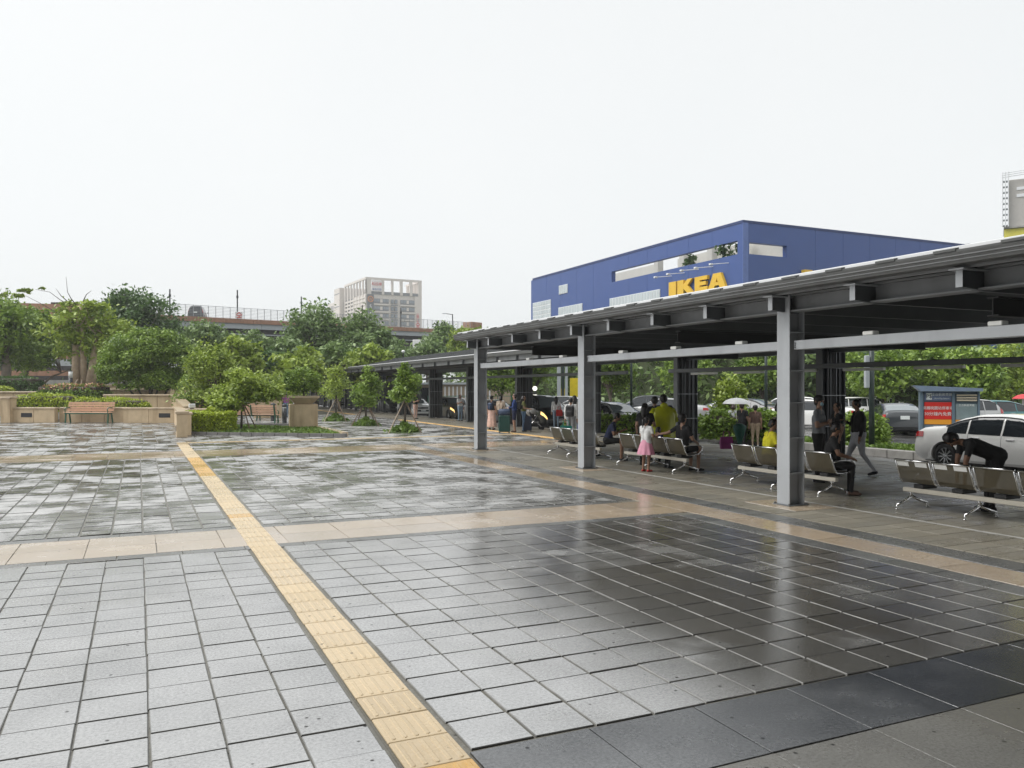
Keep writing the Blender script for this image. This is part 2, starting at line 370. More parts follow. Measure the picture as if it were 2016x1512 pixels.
sheet('granite_bed', TX1 if False else 1.66, 9.21, 1.3, 4.165, -0.009, M_mortar_d, plaza)
sheet('border_bed', 8.735, 9.215, 4.17, 28, -0.009, M_mortar_d, plaza)
def proj(x, y):
    d = x * SN + y * CS; lat = x * CS - y * SN
    return d, (CX + FPX * lat / d if d > 0.1 else 9e9)
def paver_mesh(sx, sy, m, ch=0.006, dep=0.014, jit=0.0, rng=None):
    b = MB(); a, c = sx / 2, sy / 2; ms = [m, M_jshade, M_grout] if m in PAVERS else m
    b.add([(-a, -c, -dep), (a, -c, -dep), (a, c, -dep), (-a, c, -dep), (-a, -c, -ch), (a, -c, -ch), (a, c, -ch), (-a, c, -ch),
           (-a + ch, -c + ch, 0), (a - ch, -c + ch, 0), (a - ch, c - ch, 0), (-a + ch, c - ch, 0)],
          [(0, 1, 5, 4), (1, 2, 6, 5), (2, 3, 7, 6), (3, 0, 4, 7), (4, 5, 9, 8), (5, 6, 10, 9), (6, 7, 11, 10), (7, 4, 8, 11), (8, 9, 10, 11)])
    if jit:
        jj = [(rng.uniform(-jit, jit), rng.uniform(-jit, jit)) for _ in range(4)]
        b.v = [(p[0] + jj[i % 4][0], p[1] + jj[i % 4][1], p[2]) for i, p in enumerate(b.v)]
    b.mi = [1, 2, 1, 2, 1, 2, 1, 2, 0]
    return b.mesh('paver', ms)
def field(name, part, x0, x1, y0, y1, sx, sy, m, parent, near=0, gap=0.012, ch=0.005, seed=0, z=0.0, stag=0.0, skip=None, lift=0.0025, tilt=0.0022):
    """pavers laid in rows: the ones that show largest as parts, the rest joined"""
    rng = random.Random(seed); cells = []
    nx, ny = max(1, round((x1 - x0) / sx)), max(1, round((y1 - y0) / sy)); sx, sy = (x1 - x0) / nx, (y1 - y0) / ny
    for i in range(nx):
        off = rng.uniform(-1, 1) * stag * sy
        for j in range(ny):
            x, y = x0 + (i + 0.5) * sx, y0 + (j + 0.5) * sy
            yy = min(max(y + off, y0 + sy * 0.5), y1 - sy * 0.5) if stag else y
            d, p = proj(x, yy)
            if d < 2.2 or p < -160 or p > 2180: continue
            if skip and skip(x, yy): continue
            cells.append((d, x, yy))
    cells.sort()
    mes = [paver_mesh(sx - gap * rng.uniform(.65, 1.5), sy - gap * rng.uniform(.6, 1.5), m, ch, jit=.0022 if m in PAVERS else 0, rng=rng) for _ in range(7 if m in PAVERS else 2)]
    for d, x, y in cells[:near]:
        o = obj(part, rng.choice(mes), parent, (x + rng.uniform(-.002, .002), y + rng.uniform(-.002, .002), z + rng.uniform(-lift, lift)),
                (rng.uniform(-.003, .003), rng.uniform(-.003, .003), rng.uniform(-.006, .006)))
    rest = cells[near:]
    if rest:
        c = np.array([(x, y) for _, x, y in rest]); n = len(c); r = np.random.default_rng(seed)
        a, b_ = (sx - gap) / 2, (sy - gap) / 2
        base = np.array([(-a, -b_, -.014), (a, -b_, -.014), (a, b_, -.014), (-a, b_, -.014), (-a + ch, -b_ + ch, 0), (a - ch, -b_ + ch, 0), (a - ch, b_ - ch, 0), (-a + ch, b_ - ch, 0)])
        v = np.repeat(base[None], n, 0); tx, ty = r.normal(size=(2, n)) * tilt
        v[:, :, 2] += (base[None, :, 0] * tx[:, None] + base[None, :, 1] * ty[:, None]) * (base[None, :, 2] > -0.01) + r.uniform(-lift, lift, n)[:, None]
        v[:, :, 0] += c[:, 0:1]; v[:, :, 1] += c[:, 1:2]; v[:, :, 2] += z
        f = np.array([(0, 1, 5, 4), (1, 2, 6, 5), (2, 3, 7, 6), (3, 0, 4, 7), (4, 5, 6, 7)])
        fi = (np.arange(n)[:, None, None] * 8 + f[None]).reshape(-1, 4)
        me2 = bpy.data.meshes.new(name); me2.vertices.add(8 * n); me2.vertices.foreach_set('co', v.ravel().astype(np.float32))
        me2.loops.add(fi.size); me2.loops.foreach_set('vertex_index', fi.ravel().astype(np.int32))
        me2.polygons.add(len(fi)); me2.polygons.foreach_set('loop_start', np.arange(0, fi.size, 4, dtype=np.int32))
        me2.materials.append(m)
        if m in PAVERS:
            me2.materials.append(M_jshade); me2.materials.append(M_grout); me2.polygons.foreach_set('material_index', np.tile(np.array([1, 2, 1, 2, 0], dtype=np.int32), n))
        me2.polygons.foreach_set('use_smooth', np.zeros(len(fi), dtype=bool)); me2.update(calc_edges=True)
        tag(obj(name, me2, parent), kind='stuff')

TX0, TX1 = 1.27, 1.64
T = 0.394
# near field (between camera and the first beige band), left and right of the tactile line
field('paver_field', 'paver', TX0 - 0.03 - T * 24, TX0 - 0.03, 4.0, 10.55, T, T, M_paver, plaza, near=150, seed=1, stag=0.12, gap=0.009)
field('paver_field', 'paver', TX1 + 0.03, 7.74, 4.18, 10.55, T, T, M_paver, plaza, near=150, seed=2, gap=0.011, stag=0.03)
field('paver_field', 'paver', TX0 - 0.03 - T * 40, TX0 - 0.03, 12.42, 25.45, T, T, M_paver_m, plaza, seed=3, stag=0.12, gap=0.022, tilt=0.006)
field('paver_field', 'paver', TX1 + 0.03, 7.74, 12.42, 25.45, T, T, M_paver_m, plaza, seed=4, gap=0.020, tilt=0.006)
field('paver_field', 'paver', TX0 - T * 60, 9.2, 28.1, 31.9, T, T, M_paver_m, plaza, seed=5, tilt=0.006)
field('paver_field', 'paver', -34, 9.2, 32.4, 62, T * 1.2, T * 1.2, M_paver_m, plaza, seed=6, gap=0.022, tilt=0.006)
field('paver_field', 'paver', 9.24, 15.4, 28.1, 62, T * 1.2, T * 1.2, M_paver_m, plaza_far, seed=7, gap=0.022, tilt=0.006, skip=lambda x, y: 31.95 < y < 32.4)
# flamed granite borders and beige stone bands
def strip(x0, x1, y0, y1, sx, sy, m, part, near, seed, parent=None, gap=0.008):
    field(part + '_run', part, x0, x1, y0, y1, sx, sy, m, parent or plaza, near=near, gap=gap, seed=seed, lift=0.001, ch=0.0015)
strip(-14, 7.74, 10.56, 10.78, 0.72, 0.22, M_strip, 'border_stone', 24, 10)
strip(-14, 7.74, 12.17, 12.40, 0.72, 0.23, M_strip, 'border_stone', 24, 11)
strip(-14, 8.10, 10.79, 12.16, 0.80, 0.685, M_beige, 'band_stone', 44, 12)
strip(-24, 8.10, 25.55, 28.05, 0.9, 0.83, M_beige, 'band_stone', 40, 13)
strip(7.76, 8.10, 4.2, 10.55, 0.34, 0.62, M_strip, 'border_stone', 12, 14)
strip(7.76, 8.10, 12.42, 25.5, 0.34, 0.62, M_strip, 'border_stone', 12, 15)
strip(8.12, 8.73, -1, 28.05, 0.61, 0.9, M_beige, 'band_stone', 30, 16)
strip(8.75, 9.20, -1, 28.05, 0.45, 0.62, M_strip, 'border_stone', 30, 17)
strip(TX1 + 0.02, 9.2, 3.46, 4.165, 0.75, 0.705, M_slab, 'granite_slab', 12, 18, gap=0.006)
strip(TX1 + 0.02, 9.2, 1.35, 3.45, 0.75, 0.70, M_slab2, 'granite_slab', 20, 19, gap=0.006)
strip(9.24, 16, 25.62, 28.05, 0.9, 0.83, M_beige, 'band_stone', 10, 20, parent=plaza_far)
# platform under the canopy
field('slab_field', 'platform_slab', 9.24, 10.70, 0.5, 25.55, 0.73, 0.30, M_plat, platform, near=90, seed=21, gap=0.008)
field('slab_field', 'platform_slab', 10.80, 18.6, 0.5, 25.55, 0.78, 0.30, M_plat, platform, near=160, seed=22, gap=0.008)
field('slab_field', 'platform_slab', 15.45, 18.6, 28.1, 120, 0.78, 0.6, M_plat, plaza_far, seed=23, gap=0.012)
MB().box(10.735, 10.77, 0.5, 25.55, -0.011, 0.0015).build('drain_edge', mat('steel_drain_edge', (0.42, 0.42, 0.40), rough=0.4, var=0.2), platform)
for y in (24.65, 17.7, 10.7, 3.7):
    MB().bbox(9.72, 10.64, y - 0.62, y + 0.62, -0.01, 0.006, 0.004).build('column_pad', M_beige, platform)
# tactile guiding line, one moulded tile after another
def tactile_mesh(m):
    b = MB(); s = 0.178
    b.bbox(-s, s, -s, s, -0.012, 0.004, 0.004)
    for k in range(5):
        x = -0.136 + k * 0.068; n = 6; r = 0.0165; ring0, ring1 = [], []
        for side, a0 in ((1, 0), (-1, math.pi)):
            for i in range(n):
                a = a0 + math.pi * i / (n - 1)
                ring0.append((x + r * math.cos(a), side * 0.14 + r * math.sin(a))); ring1.append((x + (r - .006) * math.cos(a), side * 0.14 + (r - .006) * math.sin(a)))
        b.loft([[(p[0], p[1], 0.0035) for p in ring0], [(p[0], p[1], 0.0085) for p in ring1]], cap=False)
        b.add([(p[0], p[1], 0.0085) for p in ring1], [tuple(range(2 * n))])
    return b.mesh('tactile_tile', m)
tm, tm2 = tactile_mesh(M_tact), tactile_mesh(M_tact2)
tact = MB().box(TX0 - 0.005, TX1 + 0.005, 2.6, 31.9, -0.03, -0.008).build('tactile_path', M_mortar); tag(tact, kind='structure')
rr = random.Random(5)
y = 2.8; k = 0
while y < 31.8:
    w_ = tm2 if (19.6 < y < 25.3 or k in (3, 29) or y < 4.05) else tm
    obj('tactile_tile', w_, tact, ((TX0 + TX1) / 2 + rr.uniform(-.003, .003), y, 0.004 + rr.uniform(-.001, .001)), (0, 0, rr.uniform(-.008, .008))); y += 0.364; k += 1
tact2 = MB().box(TX0, 15.6, 31.95, 32.36, -0.03, -0.008).build('tactile_path', M_mortar); tag(tact2, kind='structure')
for i in range(39):
    obj('tactile_tile', tm, tact2, (TX0 + 0.18 + i * 0.366, 32.15, 0.005), (0, 0, math.pi / 2))
tact3 = MB().box(15.05, 15.42, 28.2, 100, -0.03, -0.004).build('tactile_path', M_tact2); tag(tact3, kind='structure')
for i in range(60):
    obj('tactile_tile', tm2, tact3, (15.23, 28.45 + i * 0.366, 0.006))

# drop-off road, verge, car park
road = sheet('road', 18.9, 22.4, -30, 160, -0.24, M_asph)
kerbs = thing('kerb', 'low concrete kerb between the waiting platform and the road', 'kerb', (18.75, 0, 0))
for i in range(60):
    MB().bbox(-0.14, 0.14, 0.01, 0.99, -0.3, 0.004, 0.02).build('kerb_stone', M_kerb, kerbs, loc=(0, -2 + i, 0)) if i == 0 else None
    if i: obj('kerb_stone', kerbs.children[0].data, kerbs, (0, -2 + i, 0))
k2 = thing('kerb', 'grey kerb edging the grass verge across the road', 'kerb', (22.35, 0, 0))
for i in range(70): obj('kerb_stone', kerbs.children[0].data, k2, (0, 3 + i, 0.01))
verge = sheet('verge', 22.5, 24.6, -20, 140, -0.03, M_grassg)
lot = sheet('car_park', 24.6, 90, -20, 200, -0.13, M_asph)
for i in range(14):
    MB().box(30, 34.6, 10 + i * 2.7, 10.1 + i * 2.7, -0.13, -0.126).build('parking_line', M_white, lot)
# far pavement behind the garden
sheet('garden_path', -80, -60, -6, 140, -0.02, M_mortar)
# puddle splashes are tiny crowns of water thrown up by the rain


# ------------------------------------------------------------------ steel canopies
M_steel = mat('grey_painted_steel', (0.34, 0.355, 0.37), rough=0.42, var=0.10, scale=1.2, stain=0.35, stain_col=(0.17, 0.175, 0.18))
M_steel_b = mat('shaded_grey_beam', (0.17, 0.175, 0.18), rough=0.5, var=0.15, scale=1.0, stain=0.4, stain_col=(0.09, 0.09, 0.09))  # darker copy of the column steel, eaves shade put into its colour
M_steel_d = mat('dark_painted_steel', (0.085, 0.092, 0.098), rough=0.45, var=0.15, scale=1.5)
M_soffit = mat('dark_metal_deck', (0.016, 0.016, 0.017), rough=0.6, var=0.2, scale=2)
M_roofm = mat('grey_roof_sheet', (0.34, 0.37, 0.40), rough=0.25, metal=0.3, var=0.12, scale=0.8, rvar=0.1)
M_zinc = mat('zinc_gutter', (0.095, 0.097, 0.095), rough=0.5, metal=0.1, var=0.15, scale=1.5, stain=0.4)
M_rail = mat('white_roof_rail', (0.74, 0.75, 0.76), rough=0.3, var=0.05)
M_lampbox = mat('pale_lamp_housing', (0.60, 0.60, 0.57), rough=0.4)
XF, XB = 10.2, 18.45                      # front and back column lines
ROWS = [24.65, 17.7, 10.7, 3.7]
def h_column(parent, x, y, h, fw=0.30, dp=0.34, stiff=True, m=None, name='column'):
    m = m or M_steel; b = MB(); t = 0.022
    b.bbox(-dp / 2, -dp / 2 + t, -fw / 2, fw / 2, 0, h, 0.004).bbox(dp / 2 - t, dp / 2, -fw / 2, fw / 2, 0, h, 0.004)
    b.box(-dp / 2 + t - .001, dp / 2 - t + .001, -0.011, 0.011, 0, h)
    c = b.build(name, m, parent, loc=(x, y, 0.0))
    if stiff:
        for z in (0.55, 1.15, 1.75, 2.3, 2.95):
            s = MB()
            for sg in (-1, 1): s.box(-dp / 2 + t, dp / 2 - t, min(sg * .012, sg * (fw / 2 - .004)), max(sg * .012, sg * (fw / 2 - .004)), z, z + 0.016)
            s.build('stiffener', m, c)
    MB().bbox(-dp / 2 - .05, dp / 2 + .05, -fw / 2 - .05, fw / 2 + .05, 0.004, 0.024, 0.004).build('base_plate', M_steel_d, c)
    for sx in (-1, 1):
        for sy in (-1, 1): MB().lathe([(.018, .024), (.018, .042), (.008, .055)], 6, c=(sx * (dp / 2 + .025), sy * (fw / 2 + .02), 0)).build('anchor_bolt', M_zinc, c)
    return c
def i_beam(parent, name, p0, p1, w, h, m):
    """I-section between two points, h high"""
    p0, p1 = Vector(p0), Vector(p1); b = MB(); t = 0.02
    b.bar(p0 + Vector((0, 0, h / 2 - t / 2)), p1 + Vector((0, 0, h / 2 - t / 2)), w, t)
    b.bar(p0 - Vector((0, 0, h / 2 - t / 2)), p1 - Vector((0, 0, h / 2 - t / 2)), w, t)
    b.bar(p0, p1, 0.014, h - 2 * t + .002)
    return b.build(name, m, parent)

can = thing('station_canopy', 'long grey steel canopy roofing the waiting area with metal benches', 'canopy', (0, 0, 0))
Y0, Y1 = -6.0, 25.35
for y in ROWS: h_column(can, XF, y, 3.60)
# twin back posts with pipes between
def twin_post(parent, y, h, near=True):
    for dx in (-0.34, 0.34): h_column(parent, XB + dx, y, h, 0.24, 0.24, stiff=False, m=M_steel_d, name='back_post')
    q = MB()
    for dx in (-0.12, 0.10): q.tube([(XB + dx, y - 0.1, 0.0), (XB + dx, y - 0.1, h)], 0.03, 6)
    q.build('down_pipe', M_steel_d, parent, smooth=True)
    if near:
        MB().bbox(XB - 0.2, XB + 0.2, y - 0.02, y + 0.10, 0.05, h - 0.01, 0.01).build('cable_box', M_soffit, parent)
        for z in (0.9, 1.8, 2.6): MB().bar((XB - 0.45, y - 0.135, z), (XB + 0.45, y - 0.135, z), 0.012, 0.02).build('pipe_clip', M_steel, parent)
for y in (17.75, 24.7, 10.8): twin_post(can, y, 3.6)
# edge beam between the columns
for a, b_ in zip([25.2] + ROWS, ROWS + [Y0]):
    o = MB().bbox(XF - 0.02, XF + 0.02, b_ + 0.0, a - 0.0, 3.33, 3.57, 0.004).build('edge_beam', M_steel_b, can)
    MB().box(XF - 0.14, XF + 0.14, b_, a, 3.305, 3.328).box(XF - 0.14, XF + 0.14, b_, a, 3.572, 3.594).build('beam_flange', M_steel_b, o)
# rafters whose stub ends stick out below the eaves
y = 24.65; i = 0
while y > Y0:
    b = MB()
    x0, x1 = 9.74, 18.65
    b.prism([(x0, 3.33), (x0 + 0.45, 3.29), (x1, 3.29), (x1, 3.545), (x0, 3.545)], y - 0.035, y + 0.035, axis='y')
    r = b.build('rafter', M_steel_d, can)
    MB().box(x0 - 0.006, x0 - 0.001, y - 0.05, y + 0.05, 3.325, 3.55).build('rafter_end', M_steel, r)
    MB().box(x0 - 0.07, x0 + 0.5, y - 0.11, y + 0.11, 3.549, 3.566).build('rafter_seat', M_steel, r)
    MB().box(x0 + 0.12, x0 + 0.28, y - 0.05, y + 0.05, 3.567, 3.63).build('purlin_cleat', M_steel_d, r)
    y -= 6.98 / 4; i += 1
# roof deck, eaves gutter, white rail on clips
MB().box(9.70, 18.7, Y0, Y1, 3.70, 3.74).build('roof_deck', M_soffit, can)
rs = MB(); x = 9.72
yy = Y0 + 0.1
while yy < Y1 - 0.2:
    rs.box(9.66, 18.75, yy, yy + 0.05, 3.741, 3.80); yy += 0.42
tag(rs.build('roof_rib', M_roofm, can), kind='stuff')
gu = MB().prism([(9.55, 3.755), (9.60, 3.615), (9.74, 3.60), (9.80, 3.63), (9.80, 3.69), (9.66, 3.69), (9.60, 3.76)], Y0, Y1 + 0.12, axis='y').build('gutter', M_zinc, can)
for z_, x_ in ((3.655, 9.583), (3.705, 9.565)): MB().bbox(x_ - .012, x_ + .01, Y0, Y1 + 0.12, z_, z_ + .014, .003).build('gutter_bead', M_steel_b, gu)
MB().bbox(9.565, 9.60, Y0, Y1 + 0.13, 3.745, 3.79, 0.005).build('gutter_lip', M_zinc, gu)
MB().bbox(9.80, 9.86, Y0, Y1, 3.575, 3.70, 0.004).build('eaves_purlin', M_steel_b, can)
MB().box(9.62, 18.7, Y1 - 0.02, Y1 + 0.10, 3.60, 3.77).build('verge_trim', M_zinc, can)
MB().bbox(9.62, 9.68, Y0, Y1 - 0.1, 3.785, 3.846, 0.008).build('roof_rail', M_rail, can)
y = Y1 - 0.4
while y > Y0:
    MB().prism([(9.55, 3.775), (9.55, 3.81), (9.76, 3.85), (9.80, 3.775)], y - 0.16, y + 0.16, axis='y').build('rail_clip', M_zinc, can)
    MB().bbox(9.71, 9.80, y - 0.24, y - 0.18, 3.835, 3.868, 0.006).build('clip_stop', M_steel_d, can)
    y -= 0.93
# lower tie tubes with small junction boxes
for a, b_ in zip(ROWS, ROWS[1:] + [Y0]):
    o = MB().bbox(XF - 0.085, XF + 0.085, b_ + 0.16, a - 0.16, 2.66, 2.815, 0.008).build('tie_tube', M_steel, can)
    for k in range(3):
        yb = b_ + (a - b_) * (0.18 + 0.29 * k)
        MB().bbox(XF - 0.07, XF + 0.07, yb - 0.10, yb + 0.10, 2.816, 2.88, 0.01).build('junction_box', M_lampbox, o)
    for yb in (b_ + 0.2, a - 0.2):
        bb = MB()
        for z in (2.70, 2.735, 2.77): bb.tube([(XF - 0.088, yb, z), (XF - 0.10, yb, z)], 0.012, 6)
        bb.build('bolt', M_steel_d, o)
# back line: upper beam, lower tie with tube lamps
def back_line(parent, ya, yb, lamps):
    i_beam(parent, 'back_beam', (XB, ya, 3.22), (XB, yb, 3.22), 0.22, 0.34, M_steel_d)
    MB().bbox(XB - 0.5, XB - 0.36, ya, yb, 2.58, 2.72, 0.008).build('tie_tube', M_steel_d, parent)
    y = ya + 0.8; k = 0
    while y < yb - 1.6 and lamps:
        MB().bbox(XB - 0.50, XB - 0.36, y, y + 1.35, 2.49, 2.565, 0.01).build('lamp_housing', M_lampbox, parent); y += 2.3; k += 1
back_line(can, Y0, 25.1, True)
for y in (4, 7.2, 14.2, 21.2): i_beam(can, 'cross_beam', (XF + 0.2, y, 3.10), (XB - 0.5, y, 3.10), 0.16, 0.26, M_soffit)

# the second canopy further down the road
can2 = thing('far_canopy', 'second grey canopy with wet ribbed roof receding along the road', 'canopy', (0, 0, 0))
YA, YB = 27.2, 112.0
y = 31.65
while y < 110:
    twin_post(can2, y, 3.45, near=y < 60); y += 6.98
ex, rx = 16.2, 20.4
MB().prism([(ex, 3.66), (rx, 4.52), (rx, 4.58), (ex, 3.72)], YA, YB, axis='y').build('roof_deck', M_roofm, can2)
b = MB(); y = YA + 0.2
while y < YB:
    b.add([(ex - .05, y, 3.72), (ex - .05, y + .07, 3.72), (rx, y + .07, 4.58), (rx, y, 4.58), (ex - .05, y, 3.79), (ex - .05, y + .07, 3.79), (rx, y + .07, 4.65), (rx, y, 4.65)],
          [(0, 3, 2, 1), (4, 5, 6, 7), (0, 1, 5, 4), (1, 2, 6, 5), (2, 3, 7, 6), (3, 0, 4, 7)]); y += 0.85
tag(b.build('roof_rib', M_zinc, can2), kind='stuff')
MB().bbox(ex - 0.14, ex, YA, YB, 3.60, 3.74, 0.01).build('gutter', M_zinc, can2)
MB().bbox(ex - 0.16, ex - 0.12, YA, YB, 3.77, 3.81, 0.01).build('roof_rail', M_rail, can2)
MB().box(ex + 0.02, ex + 0.10, YA, YB, 3.36, 3.60).build('edge_beam', M_steel_b, can2)
y = YA + 0.4
while y < YB:
    MB().box(ex - 0.10, rx, y - 0.04, y + 0.04, 3.34, 3.56).build('rafter', M_steel_d, can2); y += 2.33
back_line(can2, 28, YB, False)
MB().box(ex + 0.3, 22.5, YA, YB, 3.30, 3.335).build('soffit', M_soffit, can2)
MB().box(rx, rx + 2.0, YA, YB, 3.8, 4.5).build('roof_upstand', M_steel_d, can2)
MB().box(XB + 2.0, XB + 2.1, 62, YB, 0.0, 3.3).build('end_screen', mat('dark_screen_wall', (0.10, 0.105, 0.11), rough=0.7), can2)
# ------------------------------------------------------------------ vegetation
L_yel = leafmat('yellow_green_leaf', (0.12, 0.19, 0.026), (0.43, 0.54, 0.085))
L_mid = leafmat('mid_green_leaf', (0.062, 0.125, 0.022), (0.31, 0.44, 0.066))
L_dark = leafmat('dark_green_leaf', (0.034, 0.080, 0.026), (0.155, 0.26, 0.072))
L_far = leafmat('far_green_leaf', (0.080, 0.140, 0.048), (0.27, 0.38, 0.125))
L_lite = leafmat('light_hedge_leaf', (0.20, 0.27, 0.018), (0.55, 0.65, 0.07))
L_grass = leafmat('grass_blade', (0.07, 0.13, 0.02), (0.22, 0.33, 0.06))
L_flow = mat('salmon_flower', (0.62, 0.33, 0.22), rough=0.6, var=0.2, island=0.3)
M_bark = mat('grey_brown_bark', (0.22, 0.18, 0.145), rough=0.8, var=0.3, scale=6, bump=0.6, bscale=18, stain=0.4)
M_bark_d = mat('dark_wet_bark', (0.075, 0.060, 0.048), rough=0.7, var=0.3, scale=6, bump=0.6, bscale=18)
M_bark_l = mat('pale_tan_bark', (0.40, 0.31, 0.22), rough=0.8, var=0.25, scale=4, bump=0.4, bscale=14, stain=0.35)
M_stake = mat('brown_stake_wood', (0.16, 0.11, 0.075), rough=0.75, var=0.25, scale=8)
M_stake_p = mat('pale_stake_wood', (0.42, 0.34, 0.26), rough=0.75, var=0.2, scale=8)

def tree(name, label, base, lobes, n, leaf, lm, trunks=None, bark=None, seed=0, group=None, limbs=True, spread=0.20, shell=0.55, sub=26, cat='tree', up=0.35):
    """lobes are (dx, dy, z, rx, ry, rz) from the base; trunks are lists of (dx, dy, z, r)"""
    rng = np.random.default_rng(seed + 100); rd = random.Random(seed)
    t = thing(name, label, cat, base, 0, group)
    bark = bark or M_bark
    zl = min(l[2] - l[5] for l in lobes); zm = max(l[2] for l in lobes)
    if trunks is None: trunks = [[(0, 0, -0.05, 0.16), (0.05, 0.03, zl * 0.5 + 0.2, 0.12), (0, 0, (zl + zm) / 2, 0.07)]]
    b = MB()
    for tr in trunks: b.tube([q[:3] for q in tr], [q[3] for q in tr], 8)
    b.build('trunk', bark, t, smooth=True)
    if limbs:
        lb = MB()
        for i, l in enumerate(lobes):
            tr = trunks[i % len(trunks)]; e = tr[-1]; s = tr[-2]
            s0 = Vector(s[:3]).lerp(Vector(e[:3]), 0.6)
            for k in range(3):
                q = Vector((l[0] + rd.uniform(-.6, .6) * l[3], l[1] + rd.uniform(-.6, .6) * l[4], l[2] + rd.uniform(-.2, .7) * l[5]))
                mid = s0.lerp(q, 0.5) + Vector((rd.uniform(-.1, .1), rd.uniform(-.1, .1), 0.12 * l[5]))
                lb.tube([s0, mid, q], [e[3] * 0.7, e[3] * 0.45, e[3] * 0.15], 5)
        lb.build('branches', bark, t, smooth=True)
    pts = lobe_points(rng, lobes, n, sub=sub, spread=spread, shell=shell)
    obj('crown', leaf_mesh('crown', pts, leaf, lm, seed, up=up), t)
    return t
def auto_lobes(rd, R, z0, z1, k):
    """an uneven crown: k overlapping lobes between heights z0 and z1 within radius R"""
    out = []
    for i in range(k):
        a = rd.uniform(0, 6.283); h = (i + 0.5) / k; z = z0 + (z1 - z0) * (0.18 + 0.66 * h)
        rr_ = R * (0.55 * math.sqrt(max(0.05, 1 - (2 * h - 0.85) ** 2 * 0.9)))
        s = rd.uniform(0.42, 0.62) * R
        out.append((rr_ * math.cos(a), rr_ * math.sin(a), z, s, s, s * 0.62 * (z1 - z0) / (1.6 * R) + 0.2))
    return out
def std_tree(name, label, px, d, ytop, ybot, halfw, n, leaf, lm, seed, gz=0.0, k=9, bark=None, group=None, **kw):
    """a tree at depth d whose crown spans the given image rows, half width in image columns"""
    rd = random.Random(seed); x, y = W(d, (px - CX) / FPX * d)
    z1 = CAMH + (HOR - ytop) / FPX * d; z0 = CAMH + (HOR - ybot) / FPX * d; R = halfw / FPX * d
    return tree(name, label, (x, y, gz), auto_lobes(rd, R, z0 - gz, z1 - gz, k), n, leaf, lm, seed=seed, bark=bark, group=group, **kw)

def hedge(name, label, p0, p1, thick, z0, z1, n, leaf, lm, seed=0, core=None, flowers=None, cat='hedge', group=None, round_=0.0, fuzz=0.05):
    """clipped hedge: a twiggy core with leaves standing on all its faces"""
    p0, p1 = Vector((*p0, 0)), Vector((*p1, 0)); ln = (p1 - p0).length; rz = math.atan2((p1 - p0).y, (p1 - p0).x)
    t = thing(name, label, cat, (*((p0 + p1) / 2).xy, z0), rz, group)
    h = z1 - z0; rng = np.random.default_rng(seed)
    k = 0.10 if h > 0.4 else 0.04
    MB().bbox(-ln / 2 + k, ln / 2 - k, -thick / 2 + k, thick / 2 - k, 0, h - k, 0.05).build('twigs', core or M_bark_d, t)
    a = np.array([ln * thick, ln * h, ln * h, thick * h, thick * h]); w = rng.choice(5, n, p=a / a.sum())
    u, v = rng.random(n), rng.random(n)
    p = np.zeros((n, 3))
    X, Yv, Z = (u - .5) * ln, (v - .5) * thick, v * h
    p[:, 0] = np.select([w <= 2, w == 3], [X, ln / 2], -ln / 2); p[:, 1] = np.select([w == 0, w == 1, w == 2], [Yv, -thick / 2, thick / 2], (u - .5) * thick)
    p[:, 2] = np.where(w == 0, h, Z)
    if round_:
        ed = np.clip((np.abs(p[:, 0]) - (ln / 2 - round_)) / round_, 0, 1); p[:, 2] = p[:, 2] * (1 - 0.35 * ed ** 2)
        ed2 = np.clip((np.abs(p[:, 1]) - (thick / 2 - round_ * .6)) / (round_ * .6), 0, 1); p[:, 2] *= (1 - 0.25 * ed2 ** 2)
    p[:, 2] += 0.04 * np.sin(p[:, 0] * 3.1 + seed) * (p[:, 2] > h * .7)
    p += rng.normal(size=(n, 3)) * fuzz; p[:, 2] = np.abs(p[:, 2])
    if flowers:
        mi = ((p[:, 2] > h * 0.80) & (rng.random(n) < flowers)).astype(np.int32)
        obj('foliage', leaf_mesh('foliage', p, leaf, [lm, L_flow], seed, mi=mi), t)
    else: obj('foliage', leaf_mesh('foliage', p, leaf, lm, seed), t)
    return t

# ------------------------------------------------------------------ stone garden at the left
M_stone = mat('sand_stone_cladding', (0.50, 0.385, 0.245), rough=0.55, var=0.16, scale=1.8, bump=0.15, stain=0.6, stain_col=(0.24, 0.16, 0.085))
M_stonecap = mat('sand_stone_coping', (0.43, 0.335, 0.225), rough=0.45, var=0.2, scale=2, bump=0.15, stain=0.5, stain_col=(0.16, 0.115, 0.07))
M_black = mat('black_grille', (0.012, 0.012, 0.014), rough=0.5)
M_green = mat('dark_green_cast_iron', (0.018, 0.085, 0.045), rough=0.35, var=0.1)
M_slat = mat('salmon_bench_slat', (0.58, 0.36, 0.24), rough=0.5, var=0.12, scale=5, bump=0.1, island=0.06)
M_bollard = mat('black_bollard_paint', (0.020, 0.021, 0.024), rough=0.35)
M_glow = mat('frosted_lamp_glass', (0.75, 0.76, 0.74), rough=0.4)

